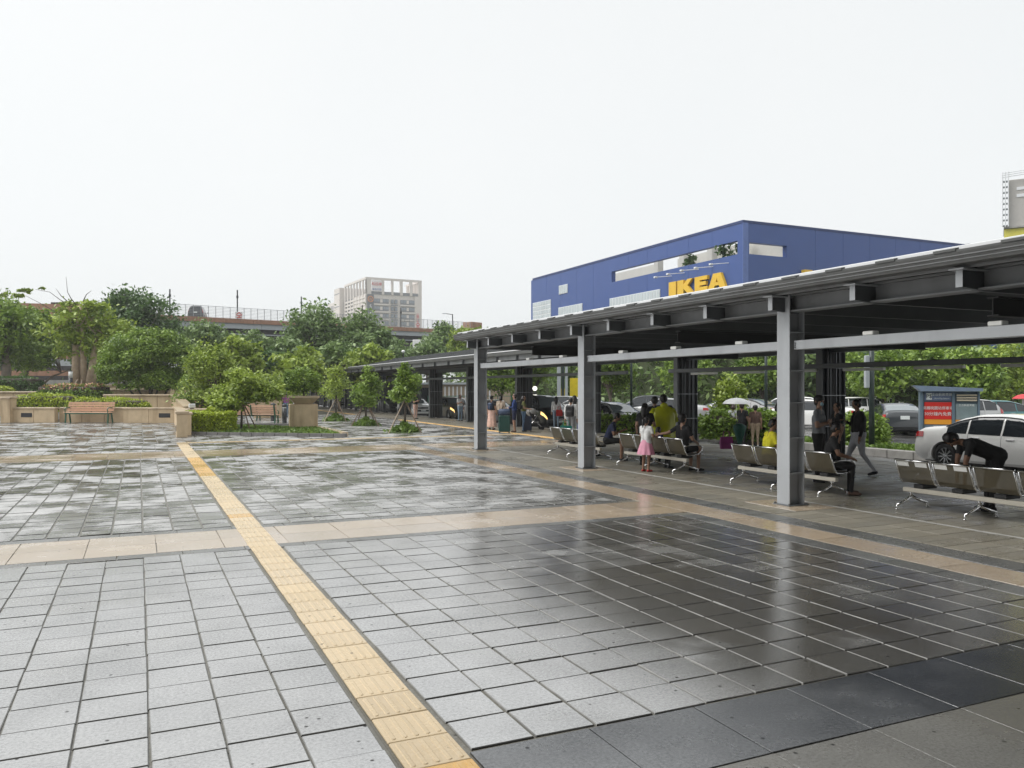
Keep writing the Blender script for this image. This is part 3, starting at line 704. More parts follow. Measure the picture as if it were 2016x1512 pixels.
A, B = Vector((*G(15, 832), 0)), Vector((*G(343, 833), 0))
U = (B - A).normalized(); ang = math.atan2(U.y, U.x); Vn = Vector((-U.y, U.x, 0))
Lw = (B - A).length
gw = thing('planter_wall', 'long low sandstone planter wall behind the left bench', 'wall', tuple(A), ang)
sc_ = 49.0 / FPX                                    # metres per photograph pixel at the wall
def segs(x0, x1, n, yoff, z1, th=0.35):
    for i in range(n):
        a, b_ = x0 + (x1 - x0) * i / n, x0 + (x1 - x0) * (i + 1) / n
        MB().bbox(a + .006, b_ - .006, yoff, yoff + th, 0, z1, 0.012).build('wall_panel', M_stone, gw)
xa, xb = 94 * sc_, 230 * sc_                        # recess for the bench
segs(0.3, xa, 2, 0.0, 0.80); segs(xb, Lw, 2, 0.0, 0.80); segs(xa, xb, 3, 0.42, 0.80)
MB().bbox(0.25, xa + .05, -0.06, 0.40, 0.803, 0.90, 0.02).bbox(xb - .05, Lw, -0.06, 0.40, 0.803, 0.90, 0.02).bbox(xa + .05, xb - .05, 0.36, 0.82, 0.803, 0.90, 0.02).build('coping', M_stonecap, gw)
for x in (27 * sc_, 300 * sc_):
    MB().bbox(x, x + 22 * sc_, -0.02, 0.02, 0.32, 0.57, 0.01).build('vent_grille', M_black, gw)
def pillar(label, x, y, w, h, rz=0):
    p = thing('stone_pillar', label, 'pillar', (x, y, 0), rz)
    MB().bbox(-w / 2, w / 2, -w / 2, w / 2, 0, h - 0.12, 0.015).build('shaft', M_stone, p)
    MB().bbox(-w / 2 - .06, w / 2 + .06, -w / 2 - .06, w / 2 + .06, h - 0.12, h, 0.03).build('cap', M_stonecap, p)
    return p
pillar('square sandstone pillar at the far left end of the planter wall', *G(17, 832), 0.58, 1.52, ang)
pr = pillar('sandstone pillar at the left corner of the clipped box hedge', *G(358, 861), 0.42, 1.08)
MB().bbox(-0.226, -0.205, -0.07, 0.07, 0.25, 0.5, 0.004).build('vent_grille', M_black, pr)
q0, q1 = Vector((*G(343, 835), 0)), Vector((*G(357, 858), 0))
sw = thing('side_wall', 'sandstone side wall running from the planter wall to the corner pillar', 'wall', tuple(q0), math.atan2((q1 - q0).y, (q1 - q0).x))
ls = (q1 - q0).length
for i in range(5): MB().bbox(ls * i / 5 + .01, ls * (i + 1) / 5 - .01, 0.0, 0.4, 0, 0.88, 0.015).build('wall_panel', M_stone, sw)
MB().bbox(0, ls, -0.06, 0.46, 0.883, 0.98, 0.02).build('coping', M_stonecap, sw)

def slat_bench(label, x, y, rz, L=2.8, s=1.4, back=True):
    """park bench with wooden slats on cast iron ends"""
    t = thing('park_bench', label, 'bench', (x, y, 0), rz, 'salmon slatted garden benches')
    for i in range(3):
        MB().bbox(-L / 2, L / 2, 0.10 * s * i - 0.26 * s, 0.10 * s * i - 0.175 * s, 0.42 * s, 0.455 * s, 0.008).build('seat_slat', M_slat, t)
    for i in range(4):
        z = (0.53 + i * 0.098) * s; yb = (0.06 + 0.03 * i) * s
        MB().bar((-L / 2, yb, z), (L / 2, yb, z), 0.03 * s, 0.082 * s).build('back_slat', M_slat, t)
    for sx in (-1, 0, 1):
        xx = sx * (L / 2 - 0.12)
        b = MB()
        if sx: b.bar((xx, -0.24 * s, 0), (xx, -0.20 * s, 0.42 * s), 0.06, 0.05 * s).bar((xx, 0.12 * s, 0), (xx, 0.02 * s, 0.45 * s), 0.06, 0.05 * s)
        b.bar((xx, -0.27 * s, 0.40 * s), (xx, 0.05 * s, 0.40 * s), 0.06, 0.05 * s).bar((xx, 0.09 * s, 0.40 * s), (xx, 0.195 * s, 0.88 * s), 0.06, 0.04 * s)
        if sx: b.tube([(xx, -0.24 * s, 0.42 * s), (xx, -0.27 * s, 0.58 * s), (xx, -0.18 * s, 0.64 * s), (xx, 0.10 * s, 0.63 * s)], 0.022 * s, 6)
        b.build('end_frame' if sx else 'centre_frame', M_green, t)
    MB().bbox(-L / 2 + .1, L / 2 - .1, -0.26 * s, -0.24 * s, 0.37 * s, 0.415 * s, 0.005).build('front_rail', M_green, t)
    return t
bx, by = G(177, 832.5)
slat_bench('salmon slatted bench with green iron ends in front of the planter wall', bx, by, ang)
bx, by = G(497, 836); slat_bench('slatted bench seen from behind beside the black bollards', bx, by, ang + math.pi - 0.1, 3.0, 1.25)
bx, by = G(470, 828); slat_bench('farther slatted bench just behind the other bench in the trees', bx, by, ang + math.pi - 0.1, 2.8, 1.25)
bx, by = G(392, 818); slat_bench('small distant slatted bench under the trees left of the tree stakes', bx, by, ang, 3.0, 1.4)

# hedges
def seg_at(px0, px1, py, d): 
    return W(d, (px0 - CX) / FPX * d), W(d, (px1 - CX) / FPX * d)
a, b_ = seg_at(30, 285, 0, 51.0)
hedge('clipped_hedge', 'long bright green clipped hedge above the planter wall', a, b_, 1.6, 0.55, 1.35, 9000, 0.085, L_lite, 1, round_=1.2)
a, b_ = seg_at(28, 150, 0, 50.6)
hedge('clipped_hedge', 'taller bright green hedge end beside the left stone pillar', a, b_, 1.2, 0.6, 1.62, 5200, 0.085, L_lite, 2, round_=0.8)
a, b_ = seg_at(88, 206, 0, 56.0)
hedge('flowering_hedge', 'dark rounded hedge topped with salmon flowers', a, b_, 2.2, 0.9, 2.22, 7000, 0.10, L_mid, 3, flowers=0.5, round_=0.6)
a, b_ = seg_at(371, 457, 0, 36.6)
hedge('box_hedge', 'clipped box hedge on the lawn beside the corner pillar', a, b_, 1.0, 0.06, 0.90, 8500, 0.07, L_lite, 4, fuzz=0.035)
a, b_ = seg_at(412, 440, 0, 39.6)
hedge('box_hedge', 'small bright hedge end peeking over the box hedge', a, b_, 0.8, 0.06, 1.05, 1600, 0.08, L_lite, 5)
a, b_ = seg_at(-30, 78, 0, 66)
hedge('clipped_hedge', 'dark low hedge in front of the trees at far left', a, b_, 2, 1.6, 2.9, 5000, 0.12, L_dark, 6, round_=1.0)
a, b_ = seg_at(-30, 20, 0, 62)
hedge('clipped_hedge', 'short bright hedge at the left edge of the garden', a, b_, 1.5, 1.4, 2.1, 1600, 0.10, L_lite, 7, round_=0.5)

# terraces behind
def terrace(label, px0, px1, d, ztop, z0=0.0, n=4, th=0.5):
    (xa, ya), (xb, yb) = seg_at(px0, px1, 0, d); L = math.hypot(xb - xa, yb - ya)
    t = thing('terrace_wall', label, 'wall', (xa, ya, 0), math.atan2(yb - ya, xb - xa))
    for i in range(n): MB().bbox(L * i / n + .01, L * (i + 1) / n - .01, 0, th, z0, ztop - 0.14, 0.02).build('wall_panel', M_stone, t)
    MB().bbox(0, L, -0.08, th + .08, ztop - 0.137, ztop, 0.03).build('coping', M_stonecap, t)
terrace('sandstone terrace wall behind the bright hedge', 203, 345, 54.0, 1.62, n=4)
terrace('second terrace wall stepping up under the round tree', 203, 330, 58.5, 1.98, n=3)
terrace('sandstone terrace wall at the left edge below the dark hedge', -40, 92, 59.0, 1.80, n=4)
terrace('long pale terrace wall far back under the round tree', 190, 420, 70, 2.35, n=6)
d0 = 51.0; xa_, ya_ = W(54, (345 - CX) / FPX * 54); xb_, yb_ = W(43, (372 - CX) / FPX * 43)
rw = thing('ramp_wall', 'sloping sandstone wall coping running down to the corner planter', 'wall', (xa_, ya_, 0), math.atan2(yb_ - ya_, xb_ - xa_))
Lr = math.hypot(xb_ - xa_, yb_ - ya_)
MB().prism([(0, 0), (Lr, 0), (Lr, 0.95), (0, 1.52)], -0.2, 0.2, axis='y').build('wall_panel', M_stone, rw)
MB().prism([(0, 1.523), (Lr, 0.953), (Lr, 1.06), (0, 1.63)], -0.27, 0.27, axis='y').build('coping', M_stonecap, rw)
cx_, cy_ = G(392, 850); pl = thing('corner_planter', 'low flat-topped stone planter behind the corner pillar', 'planter', (*W(41, (392 - CX) / FPX * 41), 0), -YAW)
MB().bbox(-0.75, 0.75, -0.6, 0.6, 0, 0.86, 0.02).build('body', M_stone, pl); MB().bbox(-0.82, 0.82, -0.67, 0.67, 0.863, 0.99, 0.02).build('coping', M_stonecap, pl)
fl = thing('floodlight', 'small white floodlight resting on the corner planter', 'lamp', (*W(40.6, (378 - CX) / FPX * 40.6), 0.99), -YAW + 0.5)
MB().bbox(-0.15, 0.15, -0.12, 0.12, 0.05, 0.25, 0.02).build('housing', M_rail, fl); MB().box(-0.10, 0.10, -0.05, 0.05, 0, 0.05).build('foot', M_black, fl)

# lawn with kerb, urn planter, bollards
lx = [G(366, 853.5), G(682, 857.5), G(628, 846), G(372, 838)]
lawn = MB().add([(p[0], p[1], 0.05) for p in lx] + [(p[0], p[1], -0.05) for p in lx], [(0, 1, 2, 3), (0, 4, 5, 1), (1, 5, 6, 2), (2, 6, 7, 3), (3, 7, 4, 0)]).build('lawn', M_grassg); tag(lawn, kind='structure')
rng = np.random.default_rng(8); n = 9000
w1, w2 = rng.random((n, 1)), rng.random((n, 1)); c4 = np.array(lx)
pp = (c4[0] * (1 - w1) + c4[1] * w1) * (1 - w2) + (c4[3] * (1 - w1) + c4[2] * w1) * w2
gp = np.concatenate([pp, 0.06 + 0.07 * rng.random((n, 1))], 1)
tag(obj('grass', leaf_mesh('grass', gp, 0.10, L_grass, 9, up=-0.2, aspect=1.5)), 'short bright lawn grass round the urn planter', 'grass', kind='stuff')
lk = thing('lawn_kerb', 'dark stone kerb along the front of the small lawn', 'kerb', (0, 0, 0))
M_lk = mat('wet_kerb_stone', (0.16, 0.155, 0.15), rough=0.3, var=0.2, scale=3)
def kerb_run(p, q, n, parent, m, w=0.22, h=0.13):
    p, q = Vector((*p, h / 2)), Vector((*q, h / 2))
    for i in range(n): MB().bar(p.lerp(q, i / n + .002), p.lerp(q, (i + 1) / n - .002), w, h).build('kerb_stone', m, parent)
kerb_run(G(366, 856), G(682, 860), 14, lk, M_lk); kerb_run(G(680, 858.5), G(618, 843.5), 8, lk, M_stonecap, 0.25, 0.16)
kerb_run(G(455, 838), G(575, 838), 6, lk, M_lk)
ux, uy = G(597, 845); u = thing('urn_planter', 'big sandstone pedestal with a flared square bowl on the lawn', 'planter', (ux, uy, 0), -0.12)
MB().bbox(-0.66, 0.66, -0.55, 0.55, 0, 1.24, 0.02).build('pedestal', M_stone, u)
MB().bbox(-0.50, 0.50, -0.575, -0.545, 0.08, 1.14, 0.01).build('pedestal_panel', M_stone, u)
def frustum(a, b_, z0, z1): return [[(-a, -a, z0), (a, -a, z0), (a, a, z0), (-a, a, z0)], [(-b_, -b_, z1), (b_, -b_, z1), (b_, b_, z1), (-b_, b_, z1)]]
MB().loft(frustum(0.40, 0.70, 1.243, 1.55)).loft(frustum(0.73, 0.73, 1.553, 1.64)).build('bowl', M_stonecap, u)
tree('clipped_ball_shrub', 'dense ball-shaped shrub growing in the urn planter', (ux, uy, 1.5), [(0, 0, 0.82, 0.84, 0.84, 0.72)], 11000, 0.07, L_mid,
     trunks=[[(0, 0, 0, .06), (0.03, 0, .2, .05), (0, 0, .6, .03)]], bark=M_bark_d, seed=12, cat='shrub', spread=0.10, shell=0.78, sub=90)
def bollard(label, px, py, h, r):
    x, y = G(px, py); b = thing('bollard', label, 'bollard', (x, y, 0), 0, 'black bollards by the lawn')
    MB().lathe([(r, 0), (r, h * .76)], 14).build('post', M_bollard, b, smooth=True)
    MB().lathe([(r * .82, h * .76), (r * .82, h * .84)], 14).build('light_band', M_glow, b, smooth=True)
    MB().lathe([(r * 1.05, h * .84), (r * 1.05, h * .90), (r * .8, h * .97), (r * .2, h)], 14).build('cap', M_bollard, b, smooth=True)
bollard('thick black bollard at the right end of the slatted bench', 538, 829, 1.12, 0.16)
bollard('slimmer black bollard just left of the urn planter', 560, 833, 1.12, 0.13)
bollard('far black bollard behind the yellow-green staked tree', 478, 815, 1.2, 0.18)
ux2, uy2 = W(56, (527 - CX) / FPX * 56); u2 = thing('urn_planter', 'distant sandstone urn planter behind the slatted bench', 'planter', (ux2, uy2, 0), -0.1)
MB().bbox(-0.9, 0.9, -0.7, 0.7, 0, 1.2, 0.02).build('pedestal', M_stone, u2); MB().loft(frustum(0.5, 0.95, 1.203, 1.7)).build('bowl', M_stonecap, u2)
# ------------------------------------------------------------------ trees of the garden
def staked(label, px, py, tops, d_lobes, seed, lm, hstake=0.95, grass=True, lean=0):
    x, y = G(px, py); d = FPX * CAMH / (py - HOR); s = d / FPX
    lob = [((a - px) * s * CS, -(a - px) * s * SN, CAMH + (HOR - b) * s, r * s, r * s, rz * s) for a, b, r, rz in d_lobes]
    zt = lob[-1][2]
    t = tree('staked_tree', label, (x, y, 0), lob, int(tops * 1.6), 0.10, lm, trunks=[[(0, 0, 0, .06), (.02, 0, zt * .4, .05), (0, .02, zt * .75, .03), (lob[-1][0] * .8, lob[-1][1] * .8, zt, .012)]],
             bark=M_bark_d, seed=seed, spread=0.22, shell=0.4, sub=16)
    rd = random.Random(seed)
    for k in range(4):
        a = 0.5 + k * math.pi / 2 + rd.uniform(-.2, .2); r = 0.95
        MB().tube([(r * math.cos(a), r * math.sin(a), -0.02), (0.04 * math.cos(a), 0.04 * math.sin(a), 1.35 + rd.uniform(-.1, .15))], 0.028, 6).build('stake', M_stake if k % 2 else (M_stake_p if seed % 2 else M_stake), t)
    MB().lathe([(0.09, 1.22), (0.09, 1.3)], 8).build('tie', M_bark_d, t)
    if grass:
        rg = np.random.default_rng(seed); m_ = 900
        aa = rg.random(m_) * 6.283; q = np.abs(rg.normal(size=m_)) * 0.30
        gp_ = np.stack([q * np.cos(aa), q * np.sin(aa), 0.05 + rg.random(m_) * 0.38 * np.exp(-q * 2.2)], 1)
        tag(obj('grass_tuft', leaf_mesh('grass_tuft', gp_, 0.16, L_grass, seed, up=-0.25, aspect=2.2), t), kind='stuff')
        MB().lathe([(0.85, -0.01), (0.8, 0.012), (0.02, 0.03)], 14).build('planting_pit', M_grassg, t)
    return t
staked('slim staked tree nearest the canopy with grass at its foot', 797, 851, 2600, [(797, 772, 22, 22), (800, 752, 26, 16), (790, 778, 20, 14), (798, 735, 15, 12), (797, 722, 8, 9)], 21, L_mid)
staked('slim staked tree in the middle of the three by the canopy', 720, 838, 2600, [(722, 785, 26, 18), (727, 764, 24, 20), (710, 775, 16, 16), (728, 745, 16, 12), (722, 728, 10, 9)], 22, L_mid)
staked('sparse staked tree farthest of the three by the canopy', 661, 829, 1500, [(650, 770, 26, 20), (672, 750, 26, 22), (660, 735, 20, 16), (690, 712, 14, 9)], 23, L_yel)
staked('yellow-green staked tree on the lawn beside the box hedge', 475, 849, 6500, [(470, 780, 50, 20), (500, 770, 38, 24), (455, 795, 34, 18), (525, 775, 28, 22), (480, 752, 42, 22), (430, 780, 26, 20)], 24, L_yel, grass=False)
std_tree('garden_tree', 'yellow-green tree with drooping leaves left of the staked lawn tree', 425, 46, 682, 800, 58, 11000, 0.11, L_yel, 31, bark=M_bark_d)
std_tree('garden_tree', 'olive green bushy tree right of the big round tree', 398, 50, 715, 810, 46, 7500, 0.11, L_mid, 32, bark=M_bark_d)
std_tree('garden_tree', 'loose yellow-green tree behind the ball shrub', 560, 58, 738, 800, 48, 5500, 0.12, L_yel, 33, bark=M_bark_d)
# round clipped tree on several stems
d = 57.0; s = d / FPX; x, y = W(d, (297 - CX) / FPX * d)
tree('round_tree', 'big round dark green clipped tree on many thin stems', (x, y, 0.9),
     [(0, 0, CAMH + 62 * s - .9, 88 * s, 80 * s, 52 * s), (-46 * s, 0, CAMH + 38 * s - .9, 50 * s, 50 * s, 40 * s), (44 * s, 0.2, CAMH + 42 * s - .9, 52 * s, 50 * s, 42 * s), (5 * s, -.5, CAMH + 90 * s - .9, 55 * s, 50 * s, 28 * s), (-5 * s, -1, CAMH + 14 * s - .9, 62 * s, 40 * s, 24 * s), (30 * s, -1, CAMH + 10 * s - .9, 46 * s, 40 * s, 20 * s)],
     27000, 0.13, L_mid, trunks=[[(dx * .5, dy, -.6, .09), (dx * .7, dy, .7, .07), (dx * 1.4, dy * 1.3, 2.2, .04)] for dx, dy in ((-1.6, 0), (-.9, .4), (-.1, -.3), (.5, .3), (1.3, -.1), (.1, .6))],
     bark=M_bark_d, seed=34, spread=0.09, shell=0.80, sub=110)
# three tall pale trunks
d = 63.0; s = d / FPX; x, y = W(d, (165 - CX) / FPX * d)
def TP(px, py): return ((px - 165) * s * CS, -(px - 165) * s * SN, CAMH + (HOR - py) * s - 1.2)
tk = [[(*TP(150, 765), .34), (*TP(149, 700), .27), (*TP(151, 650), .22), (*TP(160, 612), .15)],
      [(*TP(165, 762), .24), (*TP(164, 700), .22), (*TP(163, 648), .17), (*TP(158, 600), .10)],
      [(*TP(178, 762), .42), (*TP(183, 715), .26), (*TP(186, 680), .16), (*TP(194, 650), .12)]]
lob = [(*TP(150, 640), 1.5, 1.5, 1.2), (*TP(120, 655), 1.8, 1.6, 1.3), (*TP(185, 615), 1.5, 1.4, .8), (*TP(205, 640), 1.3, 1.3, 1.0), (*TP(140, 610), 1.0, 1.0, .7), (*TP(225, 655), 1.2, 1.2, 1.0), (*TP(195, 680), 1.2, 1.2, 1.2), (*TP(128, 690), .9, .9, .6)]
tt = tree('tall_tree', 'tall loose tree on three thick pale trunks behind the flowering hedge', (x, y, 1.2), lob, 4200, 0.22, L_yel, trunks=tk, bark=M_bark_l, seed=35, spread=0.2, shell=0.4, sub=15)
b = MB()
for a in ([(160, 612), (140, 603), (118, 590), (98, 575), (70, 570)], [(160, 612), (140, 588), (133, 575), (130, 545)], [(158, 612), (175, 605), (200, 600), (212, 596)], [(140, 600), (120, 582), (110, 568)], [(150, 640), (120, 620), (85, 600), (50, 582)], [(160, 600), (170, 580), (180, 572)]):
    b.tube([TP(*q) for q in a], [0.045 - 0.033 * i / (len(a) - 1) for i in range(len(a))], 5)
b.build('bare_branches', M_bark_d, tt, smooth=True)
tag(obj('twig_leaves', leaf_mesh('twig_leaves', lobe_points(np.random.default_rng(3), [(*TP(40, 580), .45, .45, .3), (*TP(50, 576), .5, .4, .3), (*TP(12, 582), .25, .2, .15), (*TP(85, 568), .25, .2, .1)], 260, sub=5), 0.2, L_yel, 3), tt))
b = MB()
for q in ((-1.4, .4), (1.5, .2), (-.3, -.9), (.8, -.8), (-1.1, -.6)): b.tube([(q[0] * 1.2, q[1], 0), (q[0] * .35, q[1] * .3, 1.5)], .05, 5)
b.build('support_stakes', M_stake_p, tt)
lp = thing('garden_lamp', 'dark post lamp with white head beside the pale trunks', 'lamp', (*W(61, (139 - CX) / FPX * 61), 1.0))
MB().lathe([(.17, 0), (.15, 1.8)], 12).build('post', M_bollard, lp, smooth=True); MB().lathe([(.14, 1.8), (.15, 2.3)], 12).build('lamp_head', M_glow, lp, smooth=True); MB().lathe([(.17, 2.3), (.02, 2.36)], 12).build('cap', M_bollard, lp, smooth=True)
# left background trees
std_tree('garden_tree', 'big leafy tree with thick trunk at the left edge', 8, 70, 585, 735, 75, 8000, 0.25, L_mid, 41, gz=1.5, trunks=[[(0, 0, 0, .5), (.2, 0, 2.2, .36), (0, 0, 4.5, .2)]], bark=M_bark)
std_tree('garden_tree', 'mid green spreading tree second from the left edge', 78, 76, 610, 742, 70, 7500, 0.25, L_mid, 42, gz=1.5, trunks=[[(-1.4, .6, 0, .28), (-1.2, .5, 2.0, .22), (0, 0, 4.0, .14)], [(-.6, .3, 0, .16), (1, -.4, 1.6, .09), (2.4, -1, 2.2, .05)]], bark=M_bark)
std_tree('garden_tree', 'large dark evergreen rising behind the round tree', 270, 84, 572, 720, 92, 13000, 0.25, L_dark, 43, gz=1.0, k=13)
std_tree('garden_tree', 'yellow-green tree between the pale trunks and the dark evergreen', 232, 70, 638, 735, 52, 4200, 0.22, L_yel, 44, gz=1.0)
std_tree('garden_tree', 'dull green bushy tree below the overpass left of the lawn trees', 395, 82, 636, 745, 72, 7500, 0.25, L_far, 45)
std_tree('garden_tree', 'dark green low tree filling the gap left of the round tree', 195, 74, 665, 760, 45, 4200, 0.22, L_dark, 46, gz=1.0)
# belt of trees before the overpass
BELT = [(500, 84, 655, 745, 50, L_far), (560, 80, 668, 750, 48, L_far), (622, 86, 603, 735, 66, L_far), (712, 88, 614, 740, 60, L_far), (470, 66, 672, 760, 44, L_yel),
        (590, 66, 690, 765, 50, L_yel), (668, 72, 676, 760, 62, L_far), (760, 84, 648, 745, 44, L_far), (780, 95, 668, 745, 40, L_far), (870, 112, 634, 720, 40, L_far), (920, 104, 645, 720, 42, L_yel), (540, 72, 692, 765, 50, L_dark), (730, 70, 680, 755, 46, L_yel), (840, 92, 672, 740, 44, L_far), (955, 118, 650, 722, 40, L_far)]
BELT.sort()
for i, (px, d, yt, yb, hw, lm) in enumerate(BELT):
    kind = {L_far.name: 'dull green', L_yel.name: 'light green', L_dark.name: 'dark green'}[lm.name]
    std_tree('belt_tree', f'{kind} tree, {ord_(i)} from the left in the belt below the overpass', px, d, yt, yb, hw, 5200, 0.27, lm, 60 + i, group='trees below the overpass', k=10)
# ------------------------------------------------------------------ overpass
M_para = mat('red_brown_parapet', (0.34, 0.19, 0.125), rough=0.7, var=0.15, scale=0.6, stain=0.6, stain_col=(0.16, 0.08, 0.05))
M_gird = mat('pale_steel_girder', (0.40, 0.43, 0.45), rough=0.5, var=0.1, scale=0.4)
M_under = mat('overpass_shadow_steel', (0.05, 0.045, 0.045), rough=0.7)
M_conc = mat('grey_concrete', (0.34, 0.33, 0.31), rough=0.8, var=0.15, scale=0.8, stain=0.4)
M_railg = mat('grey_railing', (0.30, 0.31, 0.32), rough=0.5)
V0, V1 = AT(190, 613, 98), AT(945, 652, 150)
vd = thing('overpass', 'long road overpass with red-brown parapet and steel railings behind the trees', 'bridge', (0, 0, 0))
NV = 16
def vp(t): return V0.lerp(V1, t)
vx = (V1 - V0).xy.normalized(); vback = Vector((-vx.y, vx.x, 0)); vback = vback if vback.y > 0 else -vback
def prof_run(name, prof, m, parent=None, n=1, t0=0, t1=1):
    """profile (back, up) swept between t0 and t1 along the overpass, cut in n pieces"""
    for i in range(n):
        a, b_ = vp(t0 + (t1 - t0) * i / n), vp(t0 + (t1 - t0) * ((i + 1) / n - 0.0006))
        MB().loft([[p + vback * q[0] + Vector((0, 0, q[1])) for q in prof] for p in (a, b_)]).build(name, m, parent or vd)
prof_run('parapet_panel', [(0, -0.62), (0.25, -0.62), (0.25, 0.0), (0, 0.0)], M_para, n=NV)
prof_run('girder', [(0.3, -1.35), (0.5, -1.35), (0.5, -0.622), (0.3, -0.622)], M_gird, n=6)
prof_run('deck', [(0.26, -0.55), (9, -0.55), (9, -0.2), (0.26, -0.2)], M_conc, n=2)
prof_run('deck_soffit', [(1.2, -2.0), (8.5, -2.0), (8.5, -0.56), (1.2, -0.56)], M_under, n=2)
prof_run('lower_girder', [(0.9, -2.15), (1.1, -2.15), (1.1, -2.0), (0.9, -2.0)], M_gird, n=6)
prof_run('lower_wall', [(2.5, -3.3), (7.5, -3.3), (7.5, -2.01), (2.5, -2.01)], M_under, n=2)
prof_run('far_parapet', [(8.75, -0.199), (9, -0.199), (9, 0.0), (8.75, 0.0)], M_para, n=4)
for k in range(8):
    a, b_ = vp(0.01), vp(0.99)
    z = 0.1 + k * 0.20
    MB().bar(a + vback * 0.12 + Vector((0, 0, z)), b_ + vback * 0.12 + Vector((0, 0, z)), 0.035, 0.035 if k < 7 else 0.06).build('rail', M_railg, vd)
for i in range(64):
    p = vp(0.01 + i / 64); MB().bar(p + vback * 0.12, p + vback * 0.12 + Vector((0, 0, 1.56)), 0.07, 0.07).build('rail_post', M_railg, vd)
for i in range(5):
    p = vp(0.12 + 0.19 * i) + vback * 4.5
    MB().lathe([(0.9, -0.2), (0.9, p.z - 3.3)], 14, c=(p.x, p.y, 0)).build('pier', M_conc, vd, smooth=True)
# abutment block at its right end
pb = V1 + vback * 0.1; ab = thing('abutment_block', 'red-brown block at the right end of the overpass', 'wall', (pb.x, pb.y, 0), math.atan2(vx.y, vx.x))
MB().bbox(-2.4, 0.5, -0.2, 2, V1.z - 1.2, V1.z + 1.6, 0.05).build('block', M_para, ab); MB().bbox(-2.2, 0.3, 0, 1.8, 0, V1.z - 1.21, 0.05).build('pier', M_conc, ab)
def t_of(px):          # parameter along the overpass for a photograph column
    lo, hi = 0.0, 1.0
    for _ in range(40):
        m_ = (lo + hi) / 2; p = vp(m_)
        if proj(p.x, p.y)[1] < px: lo = m_
        else: hi = m_
    return lo
for px, h, lab in ((337, 3.4, 'left of the van'), (470, 4.0, 'above the left red warning sign'), (596, 3.8, 'left of the grey building'), (716, 3.2, 'in front of the grey building'), (792, 3.2, 'right of the vertical building sign')):
    p = vp(t_of(px)) + vback * 0.35
    q = thing('overpass_post', f'thin dark post on the overpass {lab}', 'post', tuple(p), 0, 'thin posts on the overpass')
    MB().tube([(0, 0, 0), (0, 0, h)], 0.09, 8).build('mast', M_bollard, q); MB().box(-.14, .14, -.1, .1, h * .72, h * .80).build('fitting', M_bollard, q)
for px, lab in ((470, 'left red and white warning sign hung on the overpass railing'), (822, 'right red and white warning sign hung on the overpass railing')):
    p = vp(t_of(px)) - vback * 0.06; s = thing('warning_sign', lab, 'sign', (p.x, p.y, p.z), math.atan2(vx.y, vx.x), 'warning signs on the overpass')
    MB().bbox(-.55, .55, -.03, .03, 0.02, 0.95, .01).build('panel', mat('sign_white', (0.75, 0.72, 0.70), rough=.5), s)
    mr_ = mat('sign_red', (0.62, 0.05, 0.05), rough=.45)
    MB().prism([(-.5, .55), (0, .92), (.5, .55), (.32, .55), (0, .78), (-.32, .55)], -.05, -.032, axis='y').box(-.38, .38, -.05, -.032, .38, .48).box(-.38, .38, -.05, -.032, .1, .2).box(-.07, .07, -.05, -.032, .2, .38).build('emblem', mr_, s)
p = vp(t_of(922)) + vback * 4
sl = thing('street_lamp', 'single-arm street lamp at the right end of the overpass', 'lamp', (p.x, p.y, p.z - .2))
MB().tube([(0, 0, 0), (0, 0, 3.4)], .1, 8).build('pole', M_bollard, sl); MB().tube([(0, 0, 3.35), (-1.3, .3, 3.5)], .06, 6).build('arm', M_bollard, sl); MB().bbox(-1.9, -1.2, .15, .45, 3.42, 3.55, .03).build('lamp_head', M_gird, sl)
# red-roofed building far left behind the trees
rb = thing('station_hall', 'low hall with red-brown roof band behind the trees at left', 'building', (*W(95, (60 - CX) / FPX * 95), 0), -YAW)
MB().box(-14, 9, 0, 8, 0, 9.6).build('wall', M_conc, rb)
MB().prism([(-14.4, 10.6), (-14.4, 12.35), (9.6, 11.65), (9.6, 9.7), (-14.4, 9.7)], -0.5, 8.4, axis='y').build('roof', M_para, rb)
MB().box(1.8, 4.4, 1, 3, 11.9, 12.2).build('roof_vent', M_under, rb)
ls_ = thing('low_colonnade', 'low station building with dark bands behind the trees at far left', 'building', (*W(86, (60 - CX) / FPX * 86), 0), -YAW)
MB().box(-14, 11, 0.4, 4, 0, 2.3).build('plinth', M_conc, ls_)
for z0, z1, m_ in ((2.3, 2.9, M_conc), (2.9, 3.35, M_under), (3.35, 3.9, M_para), (3.9, 4.4, M_under), (4.4, 5.1, M_gird), (5.1, 5.7, M_para)):
    MB().box(-14 - .05, 11, 0, 4, z0 + .003, z1 - .003).build('fascia_band', m_, ls_)
for i in range(9): MB().box(-13 + i * 2.9, -12.4 + i * 2.9, -.2, .395, 0, 2.29).build('pier', M_conc, ls_)

# ------------------------------------------------------------------ far apartment block
M_apt = mat('pale_taupe_facade', (0.66, 0.61, 0.57), rough=0.8, var=0.06, scale=0.2)
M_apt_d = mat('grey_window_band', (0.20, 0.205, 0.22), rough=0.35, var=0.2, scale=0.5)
M_pane = mat('grey_window_glass', (0.26, 0.29, 0.33), rough=0.12, var=0.15, scale=0.8)
D = 350.0; s = D / FPX
c0 = W(D, (720 - CX) / FPX * D); apt = thing('apartment_block', 'tall pale apartment block with an open roof frame behind the overpass', 'building', (*c0, 0), -YAW + math.radians(28))
def az(py): return CAMH + (HOR - py) * s
WR = 25.8; WL = 50.0; topz = az(545)
